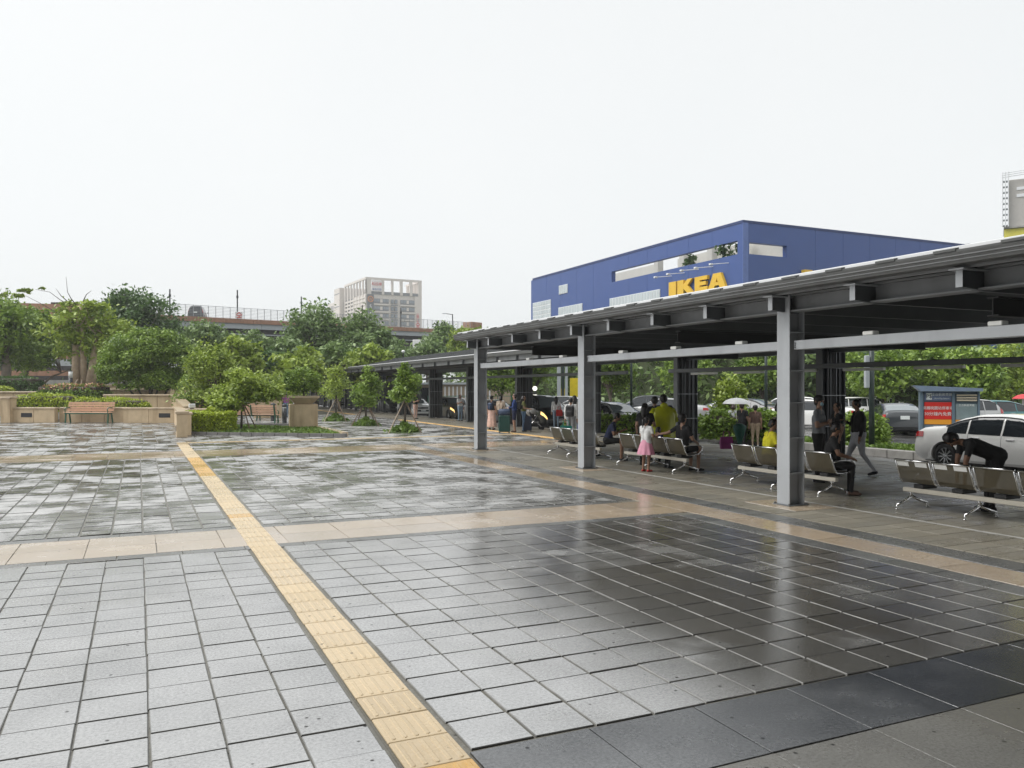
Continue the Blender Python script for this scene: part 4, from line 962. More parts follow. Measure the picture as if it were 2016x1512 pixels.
# right-hand front: x from 0 to WR, y = 0 plane; left-hand side runs back along -x direction turned
fl_h = 14.7 * s
zb = az(578)                                   # bottom of the roof frame
MB().box(0.35, WR - 0.35, 0.5, 18, 0, zb - 0.02).build('wall', M_apt, apt)
cols = [(0, 2.5), (7.3, 8.4), (11.7, 12.6), (15.7, 16.9), (20.2, 21.4), (WR - 1.6, WR)]
for a, b_ in cols: MB().box(a, b_, 0, 1.0, zb, topz - 0.9).build('frame_post', M_apt, apt)
MB().box(0, WR, -0.02, 1.05, topz - 0.9, topz).build('frame_beam', M_apt, apt)
for i in range(9): MB().box(WR - 1.0, WR, 2 + i * 1.8, 2.5 + i * 1.8, zb, topz - .9).build('frame_post', M_apt, apt)
MB().box(WR - 1.0, WR, 1.06, 18, topz - 0.9, topz).box(0, 1, 1.06, 18, topz - .9, topz).build('frame_beam', M_apt, apt)
for a, b_ in zip([c[1] for c in cols[:-1]], [c[0] for c in cols[1:]]): MB().box(a + .05, b_ - .05, .2, .6, zb, zb + 1.3).build('parapet_panel', M_apt_d, apt)
for fl_i in range(10):
    z1 = zb - 1.9 - fl_i * fl_h; z0 = z1 - 1.95
    if z0 < 0: break
    for a, b_, parts in ((3.6, 10.4, 5), (15.9, 22.4, 5)):
        w_ = MB().box(a, b_, -0.05, 0.45, z0, z1).build('window_band', M_apt_d, apt)
        for k in range(parts):
            x0 = a + (b_ - a) * k / parts
            MB().box(x0 + .12, x0 + (b_ - a) / parts - .12, -0.12, -0.052, z0 + (.7 if k != 2 else .3), z1 - .15).build('pane', M_pane if k != 2 else M_apt, w_)
    for x0 in (11.5, 13.2):
        w_ = MB().box(x0, x0 + 1.2, -0.05, 0.45, z0 + .2, z1).build('window', M_apt_d, apt); MB().box(x0 + .1, x0 + .55, -.1, -.052, z0 + .3, z1 - .1).box(x0 + .65, x0 + 1.1, -.1, -.052, z0 + .3, z1 - .1).build('pane', M_pane, w_)
    MB().box(11.4, 14.5, -.3, -.06, z0 - .9, z0 - .3).build('balcony_rail', M_apt_d, apt)
    for a, b_ in ((2.6, 10.6), (15.7, 22.6)): MB().box(a, b_, -0.35, 0.48, z0 - .85, z0 - .15).build('balcony', M_apt, apt)
MB().box(WR - 3.4, WR, -.02, .49, 0, zb - .03).box(0, 2.4, -.02, .49, 0, zb - .03).build('corner_wall', M_apt, apt)
# side going back to the left (local -x, +y)
sa = math.radians(90)
side = lambda u, w, z: (u * math.cos(sa) - w * math.sin(sa), u * math.sin(sa) + w * math.cos(sa), z)
def sbox(name, u0, u1, w0, w1, z0, z1, m, parent=apt):
    b = MB().box(u0, u1, w0, w1, z0, z1); b.v = [side(*p) for p in b.v]; return b.build(name, m, parent)
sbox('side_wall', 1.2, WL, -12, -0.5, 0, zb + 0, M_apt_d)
for i in range(8):
    u = i * WL * .62 / 7.0; sbox('side_pier', u, u + 1.1, -.6, .0, 0, topz - 1.0, M_apt)
sbox('side_beam', 0, WL * .62 + 1.1, -.6, .05, topz - .98, topz - .05, M_apt)
for k in range(9):
    z = zb - .9 - k * fl_h * .5 * 1.0
    sbox('side_spandrel', 0, WL * .62, -.55, -.1, z - .7, z, M_apt)
sbox('stair_tower', WL * .66, WL * .66 + 9, -14, 2.0, 0, topz - 1.2, M_apt)
for k in range(7): sbox('tower_seam', WL * .66 + .3, WL * .66 + 8.7, 2.003, 2.05, topz - 4 - k * 6, topz - 3.6 - k * 6, M_apt_d)
sbox('rear_wing', WL * .66 + 9.2, WL * .66 + 26, -12, .3, 0, topz - 6.5, M_apt)
for i in range(5): sbox('rear_window', WL * .66 + 10.5 + i * 3, WL * .66 + 12 + i * 3, .303, .4, topz - 30, topz - 8, M_apt_d)
# signs on it
M_sgrey = mat('grey_sign_board', (0.16, 0.165, 0.18), rough=.5)
bd = MB().box(.5, 3.5, -.5, -.36, zb - 20.5, zb - .2).build('vertical_sign', M_sgrey, apt)
M_org = mat('orange_sign', (0.75, 0.30, 0.12), rough=.5); M_sw = mat('sign_letter_white', (0.8, 0.8, 0.8), rough=.5)
rt = (math.radians(90), 0, 0)
ring = MB(); ring.loft([[(2.0 + r * math.cos(a), yv, zb - 2.3 + r * math.sin(a)) for a in [2 * math.pi * k / 24 for k in range(24)]] for r, yv in ((1.3, -.5), (1.3, -.6), (1.02, -.6), (1.02, -.5))], cap=False); ring.build('sign_ring', M_org, bd)
lettering('n', 2.2, M_org, bd, (2.0, -.6, zb - 2.25), rt, depth=.05)
for i, ch in enumerate('5A旅店'): lettering(ch, 2.4, M_sw, bd, (2.0, -.6, zb - 5.6 - i * 3.1), rt, depth=.05)
bn = MB().box(2.6, 7.2, -.25, -.15, zb + 1.2, topz - 1.2).build('banner', mat('banner_white', (.74, .70, .70), rough=.6), apt)
lettering('松拉棒', 1.55, mat('banner_red', (.60, .09, .09), rough=.6), bn, (4.9, -.3, topz - 2.9), rt, depth=.03)
lettering('美食行館', 1.05, mat('banner_blue', (.25, .30, .5), rough=.6), bn, (4.9, -.3, topz - 5.2), rt, depth=.03)
vs_ = MB().box(WR - 2.6, WR - 1.4, -.3, -.2, zb - 18.5, zb - 7.5).build('red_vertical_sign', mat('sign_pink', (.62, .44, .42), rough=.6), apt)
for i, ch in enumerate('住宿休息'): lettering(ch, 1.3, MATS['sign_red'], vs_, (WR - 2.0, -.34, zb - 9 - i * 2.6), rt, depth=.02)

# ------------------------------------------------------------------ blue store
def blue_mat():
    m = mat('blue_metal_cladding', (0.052, 0.098, 0.285), rough=0.45, var=0.05, scale=0.5)
    return m
M_blue = blue_mat(); M_yel = mat('yellow_store_letter', (0.80, 0.50, 0.045), rough=0.45, var=0.03)
M_cap = mat('dark_blue_coping', (0.03, 0.05, 0.15), rough=0.5)
M_int = mat('pale_interior', (0.55, 0.54, 0.50), rough=0.8, var=0.05)
M_glass = mat('pale_store_glass', (0.52, 0.57, 0.59), rough=0.12, var=0.12, scale=0.6)
XI = 46.2; YC, ZT = PX(1463, 438, XI); YE, _ = PX(1049, 550, XI); XE, _ = PY(1990, 480, YC)
st = thing('blue_store', 'big blue box-shaped furniture store with yellow letters behind the canopy', 'building', (0, 0, 0))
def wy(px, py): return PX(px, py, XI)
def wx(px, py): return PY(px, py, YC)
# openings on the long side: (y0, y1, z0, z1)
def rect_side(px0, px1, pyt, pyb, pxr=None):
    y1, z1 = wy(px0, pyt); y0, _ = wy(px1, pyt); _, z0 = wy(px0, pyb); return y0, y1, z0, z1
terr = rect_side(1204, 1452, 535, 556); w_sm = rect_side(1101, 1118, 563, 580); w_l = rect_side(1049.5, 1085, 597, 640)
w_a = rect_side(1100, 1147, 606, 640); w_b = rect_side(1201, 1300, 588, 630)
# terrace slot is a true opening with a pale room behind it
def wall_with_hole(name, fixed, axis, a0, a1, z0, z1, hole, m, parent, th=0.5):
    h0, h1, hz0, hz1 = hole
    for i, (p, q, r, s_) in enumerate(((a0, h0, z0, z1), (h1, a1, z0, z1), (h0, h1, z0, hz0), (h0, h1, hz1, z1))):
        b = MB()
        # vertical cladding panels
        n = max(1, int((q - p) / 3.2))
        for k in range(n):
            u0, u1 = p + (q - p) * k / n + (.012 if k else 0), p + (q - p) * (k + 1) / n - (.012 if k < n - 1 else 0)
            bb = MB()
            if axis == 'y': bb.box(fixed, fixed + th, u0, u1, r, s_)
            else: bb.box(u0, u1, fixed, fixed + th, r, s_)
            bb.build('cladding_panel', m, parent)
wall_with_hole('front', XI, 'y', YC, YE, -0.3, ZT, terr, M_blue, st)
tr2x0, tz1 = wx(1475, 477); tr2x1, _ = wx(1549, 484); _, tz0 = wx(1475, 500)
wall_with_hole('side', YC, 'x', XI + .51, XE, -0.3, ZT, (tr2x0, tr2x1, tz0, tz1), M_blue, st)
MB().box(XE, XE + .5, YC, YE, -.3, ZT).box(XI, XE, YE + .005, YE + .5, -.3, ZT).build('rear_wall', M_blue, st)
MB().box(XI - .04, XI + .55, YC - .03, YE + .03, ZT + .004, ZT + .22).box(XI + .56, XE + .55, YC - .03, YC + .55, ZT + .004, ZT + .22).build('coping', M_cap, st)
MB().box(XI - .05, XI + .52, YC - .05, YC - .006, -.3, ZT).build('corner_trim', mat('light_blue_trim', (.12, .18, .42), rough=.5), st)
MB().box(XI + .52, XI + 5, YC + .6, YE - .6, terr[2] - .4, terr[2] - .02).build('terrace_floor', M_conc, st)
hy0, hy1 = PX(1334, 520, XI + 5)[0], PX(1290, 520, XI + 5)[0]
for a, b_ in ((YC + .6, hy0), (hy1, YE - .6)): MB().box(XI + 5, XI + 5.3, a, b_, terr[2] - 3, ZT - .4).build('terrace_back_wall', M_int, st)
MB().box(XI + 5, XI + 5.3, hy0, hy1, terr[2] - 3, terr[2] + .9).build('terrace_parapet', M_int, st)
for k in range(4):
    y = terr[0] + (terr[1] - terr[0]) * (0.17 + 0.22 * k); MB().bbox(XI + 3.6, XI + 4.3, y, y + .8, terr[2], ZT - .3, .05).build('terrace_column', M_int, st)
MB().box(XI + 5.4, XE - 1, YC + 5, YC + 5.3, terr[2] - 3, ZT - .4).build('terrace_back_wall', M_int, st)
MB().box(XI + 5.4, XE - 1, YC + .6, YC + 4.9, terr[2] - .4, terr[2] - .02).build('terrace_floor', M_conc, st)
def glazed(name, y0, y1, z0, z1, n, rows=1):
    f = MB().box(XI - .06, XI + .01, y0, y1, z0, z1).build(name, M_cap if False else M_rail, st)
    for i in range(n):
        for j in range(rows):
            a, b_ = y0 + (y1 - y0) * i / n, y0 + (y1 - y0) * (i + 1) / n; c, d_ = z0 + (z1 - z0) * j / rows, z0 + (z1 - z0) * (j + 1) / rows
            MB().box(XI - .085, XI - .062, a + .06, b_ - .06, c + .06, d_ - .06).build('pane', M_glass, f)
glazed('window', *w_sm, 4); glazed('window', *w_l, 7, 5); glazed('window', *w_a, 9); glazed('window', *w_b, 16)
for px, py in ((1310, 548), (1335, 542), (1362, 535), (1390, 530), (1420, 523)):
    y, z = wy(px, py); lm_ = MB().tube([(XI, y - 1, z + .1), (XI - 1.3, y - .3, z)], .03, 6).build('spot_arm', M_rail, st); MB().bbox(XI - 1.5, XI - 1.2, y - .45, y - .15, z - .10, z + .06, .03).build('spot_head', M_rail, lm_)
# slab letters, thick serifed outline built from strokes
def letter(ch, y0, y1, z0, z1, parent, axis_x=None):
    """letter in the plane x = XI; reading direction is -y"""
    Wd, Hh = y0 - y1, z1 - z0
    polys = {
        'I': [[(0, 0), (1, 0), (1, 1), (0, 1)]],
        'K': [[(0, 0), (.40, 0), (.40, 1), (0, 1)], [(.405, .36), (.66, 0), (1.0, 0), (.66, .56), (.98, 1), (.66, 1), (.405, .66)]],
        'E': [[(0, 0), (.40, 0), (.40, 1), (0, 1)], [(.405, 0), (1, 0), (1, .27), (.405, .27)], [(.405, .375), (.88, .375), (.88, .625), (.405, .625)], [(.405, .73), (1, .73), (1, 1), (.405, 1)]],
        'A': [[(0, 0), (.33, 0), (.38, .18), (.38, .40), (.44, .40), (.5, .66), (.5, 1), (.28, 1)], [(1, 0), (.67, 0), (.62, .18), (.62, .40), (.56, .40), (.505, .66), (.505, 1), (.72, 1)], [(.385, .18), (.615, .18), (.615, .395), (.385, .395)]],
    }
    b = MB()
    for p in polys[ch]:
        b.prism([(y0 - Wd * u, z0 + Hh * v) for u, v in p], XI - .32, XI - .06, axis='x')
    return b.build('letter', M_yel, parent)
zl0 = wy(1321, 584)[1]; zl1 = wy(1321, 557)[1]
for ch, a, b_ in (('I', 1322, 1336), ('K', 1339, 1369), ('E', 1373, 1398), ('A', 1400, 1434)): letter(ch, wy(a, 570)[0], wy(b_, 570)[0], zl0, zl1, st)
# the second set of letters on the short side, mostly hidden by the canopy roof
xs, zs = wx(1576, 532)
b = MB(); b.box(xs, xs + .9, YC - .5, YC - .1, zs - 3.0, zs).build('letter', M_yel, st)
for p in ([(1.3, 0), (2.1, 0), (2.1, 3), (1.3, 3)], [(2.11, 1.1), (2.7, 0), (3.6, 0), (2.75, 1.7), (3.5, 3), (2.7, 3), (2.11, 2)]):
    MB().prism([(xs + u, zs - 3 + v) for u, v in p], YC - .5, YC - .1, axis='y').build('letter', M_yel, st)
p = AT(1577, 525, 66); y = YC
# potted trees on the terrace
for i, (px, py, r, lab) in enumerate(((1417, 506, 1.3, 'large terrace tree near the corner of the blue store'), (1339, 525, .8, 'small terrace tree in the middle of the store slot'), (1440, 496, .6, 'smallest terrace tree at the right end of the store slot'))):
    yv, zv = wy(px, py); tree('terrace_tree', lab, (XI + 1.0, yv, terr[2]), [(0, 0, max(.7, zv - terr[2]), r * .8, r * .8, r * .7)], 260, .22, L_dark, trunks=[[(0, 0, 0, .05), (0, 0, .3, .04), (0, 0, max(.6, zv - terr[2]), .03)]], seed=200 + i, sub=7)
# tower under scaffolding at the right edge
D = 92.0; x, y = W(D, (2025 - CX) / FPX * D); s = D / FPX
tw = thing('sign_tower', 'concrete tower with yellow base and white scaffold stairs at the right edge', 'tower', (x, y, 0), -YAW - math.radians(31))
def tz(py): return CAMH + (HOR - py) * s
MB().bbox(-34 * s, 60 * s, 0, 5, tz(475), tz(350), .05).build('concrete_shaft', mat('tower_concrete', (.46, .44, .41), rough=.8, var=.08), tw)
MB().box(-42 * s, 62 * s, -.4, 5.3, tz(447), tz(444)).build('ledge', M_conc, tw)
MB().box(-41 * s, 61 * s, -.1, 5.1, 0, tz(447.5)).build('yellow_base', mat('tower_yellow', (.66, .60, .10), rough=.6), tw)
for k in range(9):
    zz = tz(442 - k * 11); MB().box(-44 * s, -33 * s, -.6, .2, zz, zz + .08).build('stair_landing', M_gird, tw)
for dx in (-44, -39, -34): MB().tube([(dx * s, -.6, tz(444)), (dx * s, -.6, tz(336))], .06, 6).build('scaffold_pole', M_rail, tw)
for k in range(3): MB().tube([(-44 * s, -.6, tz(338 + k * 4)), (60 * s, -.6, tz(332 + k * 4))], .05, 6).build('scaffold_rail', M_rail, tw)
MB().box(-20 * s, 60 * s, -.08, -.003, tz(372), tz(366)).box(-20 * s, 60 * s, -.08, -.003, tz(386), tz(380)).build('louvre', M_rail, tw)
# ------------------------------------------------------------------ vehicles
M_tyre = mat('tyre_rubber', (0.015, 0.015, 0.016), rough=0.7, var=0.1)
M_rim = mat('alloy_rim', (0.55, 0.56, 0.57), rough=0.25, metal=0.9)
M_cglass = mat('tinted_car_glass', (0.020, 0.024, 0.028), rough=0.04, spec=0.9, var=0.1, scale=1)
M_screen = mat('windscreen_glass', (0.16, 0.19, 0.20), rough=0.05, spec=1.0, ior=2.2, var=0.1, scale=1)
M_trim = mat('black_car_trim', (0.012, 0.012, 0.013), rough=0.45)
M_red = mat('red_tail_lens', (0.45, 0.012, 0.015), rough=0.15, coat=0.6)
M_head = mat('clear_head_lens', (0.62, 0.64, 0.66), rough=0.1, coat=0.6)
M_lit = mat('lit_head_lamp', (1.0, 0.75, 0.35), rough=0.3, emit=0.9, emit_col=(1.0, 0.60, 0.20))
M_plate = mat('number_plate', (0.72, 0.75, 0.74), rough=0.4)
M_chrome = mat('chrome', (0.72, 0.72, 0.72), rough=0.10, metal=1.0, var=0.02)
def paint(name, c, metal=0.0): return mat(name, c, rough=0.28, metal=metal, var=0.03, scale=2, coat=0.9)
P_white = paint('white_car_paint', (0.86, 0.855, 0.83)); P_silver = paint('silver_car_paint', (0.50, 0.505, 0.50), 0.3)
P_black = paint('black_car_paint', (0.010, 0.010, 0.012)); P_dgrey = paint('dark_grey_car_paint', (0.055, 0.06, 0.065), 0.3)
P_bronze = paint('bronze_grey_car_paint', (0.115, 0.105, 0.085), 0.4); P_grey = paint('grey_car_paint', (0.17, 0.18, 0.18), 0.3); P_teal = paint('teal_car_paint', (0.05, 0.20, 0.22))

SPEC = {   # length, half width, sections: (x from rear, top z, roof-inset)
 'sedan': dict(L=4.85, hw=0.91, belt=0.93, wb=(0.98, 3.76), wr=0.335, clear=0.20,
   top=[(0, .72), (.06, .98), (.30, 1.08), (.85, 1.13), (1.45, 1.36), (1.85, 1.455), (2.5, 1.475), (2.95, 1.44), (3.30, 1.28), (3.72, 1.04), (4.3, .95), (4.70, .80), (4.85, .55)], glass=(.88, 3.66)),
 'mpv': dict(L=4.58, hw=0.87, belt=0.98, wb=(0.85, 3.60), wr=0.315, clear=0.19,
   top=[(0, .9), (.05, 1.1), (.25, 1.42), (.6, 1.55), (1.4, 1.60), (2.2, 1.58), (2.8, 1.48), (3.4, 1.18), (3.75, 1.01), (4.2, .88), (4.50, .70), (4.58, .5)], glass=(.15, 3.70)),
 'van': dict(L=4.95, hw=0.925, belt=1.08, wb=(0.95, 3.95), wr=0.345, clear=0.18,
   top=[(0, 1.0), (.04, 1.25), (.18, 1.72), (.5, 1.86), (1.6, 1.90), (2.8, 1.87), (3.35, 1.76), (3.9, 1.33), (4.2, 1.12), (4.6, 1.0), (4.88, .8), (4.95, .5)], glass=(.12, 4.12)),
 'suv': dict(L=4.60, hw=0.93, belt=1.06, wb=(0.85, 3.62), wr=0.37, clear=0.24,
   top=[(0, .9), (.05, 1.12), (.35, 1.45), (.7, 1.60), (1.5, 1.655), (2.3, 1.63), (2.7, 1.55), (3.3, 1.20), (3.55, 1.09), (4.1, 1.0), (4.5, .85), (4.60, .55)], glass=(.25, 3.48)),
 'pickup': dict(L=5.2, hw=0.93, belt=1.12, wb=(1.05, 4.25), wr=0.39, clear=0.30,
   top=[(0, 1.05), (.05, 1.18), (1.45, 1.20), (1.55, 1.6), (1.75, 1.78), (2.6, 1.80), (3.1, 1.74), (3.65, 1.30), (3.85, 1.18), (4.8, 1.08), (5.15, .9), (5.2, .6)], glass=(1.5, 3.80)),
}
SPEC['hatch'] = dict(SPEC['sedan'], L=4.45, wb=(0.85, 3.5), top=[(0, .8), (.05, 1.05), (.35, 1.16), (.9, 1.34), (1.5, 1.45), (2.1, 1.455), (2.6, 1.40), (3.2, 1.12), (3.45, 1.03), (4.0, .93), (4.35, .75), (4.45, .5)], glass=(.4, 3.36))
def interp(tab, x):
    for (a, b_), (c, d_) in zip(tab, tab[1:]):
        if x <= c: 
            t = (x - a) / (c - a); t2 = t * t * (3 - 2 * t) * .45 + t * .55
            return b_ + (d_ - b_) * t2
    return tab[-1][1]
def car_section(sp, x, off=0.0):
    """half section points from sill to roof centre at distance x from the rear bumper"""
    L, hw = sp['L'], sp['hw']; zt = interp(sp['top'], x); e = min(x, L - x)
    w = hw * (1 - 0.13 * max(0, 1 - e / 0.55) ** 2.2) ; w *= 1 - 0.05 * max(0, (x - L * .72) / (L * .28)) ** 2
    zc = sp['clear'] + 0.10 * max(0, 1 - e / 0.35) ** 2
    be = min(sp['belt'] + 0.03 * (1 - x / L), zt - 0.05)
    zm = zc + (be - zc) * 0.52
    pts = [(w * .90, zc), (w * .975, zc + .07), (w * 1.0, zm), (w * .985, zm + (be - zm) * .6), (w * .955, be)]
    gh = max(0.0, zt - be - .05)
    tilt = 0.36
    wr_ = w * .945 - gh * tilt
    pts += [(w * .945 - gh * tilt * .33, be + gh * .33), (w * .945 - gh * tilt * .72, be + gh * .72), (wr_ - .015, be + gh * .93), (wr_ - .09, zt - .018), (wr_ * .5, zt), (0, zt + .006)]
    if off:
        c = (0, zc + .45); pts = [(a + off * (1 if i < 8 else .3), b_ + (off if i >= 7 else 0)) for i, (a, b_) in enumerate(pts)]
    return pts
def car_patch(sp, xs, i0, i1, off, side):
    """thin shell over the body between stations xs and section points i0..i1"""
    outer = []; 
    for x in xs:
        o_ = car_section(sp, x, off); outer.append([(side * a, b_) for a, b_ in o_[i0:i1 + 1]])
    b = MB(); rows = [[(p[0], x, p[1]) for p in r] for x, r in zip(xs, outer)]
    b.loft(rows, cap=False, closed=False); return b
CARS = {}
def build_car(kind, name, label, pm, front_lit=False, mats_glass=None, dup_label=True):
    sp = SPEC[kind]; L = sp['L']; t = thing(name, label, 'car')
    xs = sorted(set([0, .03, .08, .16] + [L * k / 34 for k in range(1, 34)] + [L - .16, L - .08, L - .03, L]))
    rings = []
    for x in xs:
        h = car_section(sp, x); rings.append([(a, x, b_) for a, b_ in h] + [(-a, x, b_) for a, b_ in reversed(h[:-1])])
    body = MB().loft(rings, cap=True).mesh('body', pm, smooth=True)
    bo = obj('body', body, t)
    # wheel arches cut through the body
    cut = MB()
    for wx_ in sp['wb']:
        cut.loft([[(X, wx_ + (sp['wr'] + .055) * math.cos(a), sp['wr'] + (sp['wr'] + .055) * math.sin(a)) for a in [2 * math.pi * k / 28 for k in range(28)]] for X in (-1.3, 1.3)])
    co = obj('arch_cutter', cut.mesh('arch_cutter', M_trim)); md = bo.modifiers.new('arches', 'BOOLEAN'); md.operation = 'DIFFERENCE'; md.object = co; md.solver = 'EXACT'
    dg = bpy.context.evaluated_depsgraph_get(); me = bpy.data.meshes.new_from_object(bo.evaluated_get(dg)); bo.modifiers.clear()
    if len(me.polygons) > 50: bo.data = me
    bpy.data.objects.remove(co)
    smooth_by_angle(bo, 40)
    MB().bbox(-sp['hw'] + .12, sp['hw'] - .12, .25, L - .25, sp['clear'] - .04, sp['clear'] + .45, .05).build('underbody', M_trim, t)
    g0, g1 = sp['glass']; R = lambda a, b_, n: [a + (b_ - a) * k / n for k in range(n + 1)]
    def zt(x): return interp(sp['top'], x)
    # side windows where the roof is high enough, cut by pillars
    hi = [x for x in R(g0, g1, 60) if zt(x) - sp['belt'] > .16]
    a, b_ = hi[0] + .12, hi[-1] - .08; n = {'van': 3, 'mpv': 3, 'suv': 3, 'pickup': 2}.get(kind, 3)
    cuts = {3: [0, .24, .60, 1], 2: [0, .5, 1]}[n]
    for side in (-1, 1):
        for k in range(n):
            u0, u1 = a + (b_ - a) * cuts[k] + .025, a + (b_ - a) * cuts[k + 1] - .025
            car_patch(sp, R(u0, u1, 8), 4, 7, .006, side).build('side_window', M_cglass, t, smooth=True)
        vt = [(side * (car_section(sp, q_, .008)[7][0]), q_, car_section(sp, q_, .008)[7][1]) for q_ in R(a - .03, b_ + .03, 16)]; MB().tube(vt, .016, 6).build('window_visor', M_trim, t, smooth=True)
        # mirror, handles, sill
        mx_ = b_ - .12; w_ = sp['hw'] * .97
        MB().bbox(side * (w_ + .12) - .09, side * (w_ + .12) + .09, mx_ - .06, mx_ + .07, sp['belt'] - .01, sp['belt'] + .14, .03).build('wing_mirror', pm, t)
        MB().box(min(side * (w_ - .03), side * (w_ + .05)), max(side * (w_ - .03), side * (w_ + .05)), mx_ - .02, mx_ + .03, sp['belt'] + .02, sp['belt'] + .05).build('mirror_arm', M_trim, t)
        for hx in (a + (b_ - a) * .30, a + (b_ - a) * .66):
            hp = car_section(sp, hx)[3]; MB().bbox(side * hp[0] - .018, side * hp[0] + .018, hx - .02, hx + .20, hp[1] + .04, hp[1] + .07, .008).build('door_handle', M_chrome if pm is P_white else pm, t)
        for dx in (a + (b_ - a) * .25, a + (b_ - a) * .60, b_ - .06):
            car_patch(sp, [dx, dx + .008], 1, 4, .003, side).build('door_gap', M_trim, t)
    # windscreen and rear screen over the full width
    def screen(name_, x0, x1, m_):
        xs_ = R(x0, x1, 8); rows = []
        for x in xs_:
            h = car_section(sp, x, .006); rows.append([(a_ * .97, x, z_ + .004) for a_, z_ in h[7:]] + [(-a_ * .97, x, z_ + .004) for a_, z_ in reversed(h[7:-1])])
        b = MB(); b.loft(rows, cap=False, closed=False); b.build(name_, m_, t, smooth=True)
    front = [x for x in R(L * .5, L * .95, 80) if zt(x) < max(z for _, z in sp['top']) - .10 and zt(x) > sp['belt'] + .12]
    if front: screen('windscreen', front[0], front[-1], M_screen)
    rear = [x for x in R(.02, L * .45, 80) if zt(x) < max(z for _, z in sp['top']) - .08 and zt(x) > sp['belt'] + .20 and x > (1.45 if kind == 'pickup' else 0)]
    if rear: screen('rear_screen', rear[0], rear[-1], M_screen if kind != 'van' else M_cglass)
    # wheels
    def wheel(x, side):
        r = sp['wr']; hw = sp['hw']
        prof = [(r * .60, -.10), (r * .93, -.11), (r, -.07), (r, .07), (r * .93, .11), (r * .68, .115), (r * .66, .03)]
        b = MB(); b.loft([[(side * (hw - .125) + side * z_, x + q * math.cos(a_), r + q * math.sin(a_)) for a_ in [2 * math.pi * k / 28 for k in range(28)]] for q, z_ in prof], cap=True)
        w_ = b.build('wheel', M_tyre, t, smooth=False); smooth_by_angle(w_, 50)
        rm = MB(); X0 = side * (hw - .04)
        rm.loft([[(X0 - side * dz, x + q * math.cos(a_), r + q * math.sin(a_)) for a_ in [2 * math.pi * k / 28 for k in range(28)]] for q, dz in ((r * .66, .0), (r * .66, .03), (r * .60, .03), (r * .60, .0))], cap=False)
        for k in range(10):
            a_ = 2 * math.pi * k / 10 + .15
            rm.bar((X0 - side * .02, x + r * .10 * math.cos(a_), r + r * .10 * math.sin(a_)), (X0 - side * .012, x + r * .62 * math.cos(a_), r + r * .62 * math.sin(a_)), .04 if k % 2 else .028, .02, up=(1, 0, 0))
        rm.loft([[(X0 - side * dz, x + q * math.cos(a_), r + q * math.sin(a_)) for a_ in [2 * math.pi * k / 12 for k in range(12)]] for q, dz in ((r * .17, .03), (r * .17, .0), (r * .1, -.008))])
        rm.build('rim', M_rim, w_)
    for x in sp['wb']:
        for side in (-1, 1): wheel(x, side)
    # lamps: wrap round the corners of the body
    for side in (-1, 1):
        zf = car_section(sp, L - .25); 
        car_patch(sp, R(L - .60, L - .05, 7), 3, 4, .012, side).build('headlight', M_lit if front_lit else M_head, t, smooth=True)
        if kind in ('mpv', 'van', 'suv'): 
            car_patch(sp, R(.04, .22, 4), 3, 6, .012, side).build('tail_light', M_red, t, smooth=True)
        else: car_patch(sp, R(.05, .34, 5), 3, 4, .014, side).build('tail_light', M_red, t, smooth=True)
    # bumper openings, grille, plates
    zg = sp['clear'] + .22
    MB().bbox(-.55, .55, L - .10, L + .012, zg, zg + .16, .02).build('lower_grille', M_trim, t)
    MB().bbox(-.42, .42, L - .30, L - .015, zg + .24, zg + .36, .02).build('grille', M_trim if pm not in (P_bronze,) else M_chrome, t)
    MB().bbox(-.19, .19, L + .002, L + .025, zg + .04, zg + .14, .006).build('number_plate', M_plate, t)
    MB().bbox(-.19, .19, -.025, .01, zg + .20 + (.12 if kind != 'van' else .3), zg + .36 + (.12 if kind != 'van' else .3), .006).build('number_plate', M_plate, t)
    MB().bbox(-.6, .6, -.012, .06, sp['clear'] + .06, sp['clear'] + .22, .02).build('rear_bumper_trim', M_trim, t)
    return t
def place_car(t, x, y, rz, z=-0.24): t.location = (x, y, z); t.rotation_euler = (0, 0, rz)
def recolour(t, label, pm, old):
    c = copy_tree(t); c['label'] = label
    for ch in c.children:
        if ch.type == 'MESH' and ch.data.materials and ch.data.materials[0] == old:
            ch.material_slots[0].link = 'OBJECT'; ch.material_slots[0].material = pm
    return c
# local +y is the car's front; all road cars head toward -Y, so turn by pi
PI = math.pi
camry = build_car('sedan', 'sedan_car', 'pearl white sedan parked at the kerb behind the bending man', P_white)
ycam, _ = PX(1797, 880, 20.5); place_car(camry, 21.42, ycam, PI); camry.scale = (1.06, 1.06, 1.06)
wish = build_car('mpv', 'minivan_car', 'silver minivan waiting at the kerb behind the seated man in navy', P_silver); place_car(wish, 20.9, 36.0, PI)
alph = build_car('van', 'people_carrier', 'black people carrier with one amber headlamp lit behind the travellers', P_black, front_lit=True); place_car(alph, 20.35, 43.0, PI)
lex = build_car('suv', 'suv_car', 'bronze grey suv with lit headlamps between the twin posts', P_bronze, front_lit=True); place_car(lex, 20.3, 56.3, PI)
wsuv = build_car('hatch', 'hatchback_car', 'white hatchback just behind the bronze suv', P_white); place_car(wsuv, 20.3, 65.2, PI)
pick = build_car('pickup', 'pickup_truck', 'grey pickup truck seen through the middle staked tree', P_grey); place_car(pick, 20.2, 72.5, PI)
c = recolour(camry, 'white sedan at the far end of the drop-off road', P_white, P_white); place_car(c, 20.3, 92, PI)
c = recolour(camry, 'silver sedan partly hidden behind the standing travellers', P_silver, P_white); place_car(c, 20.3, 50.0, PI)
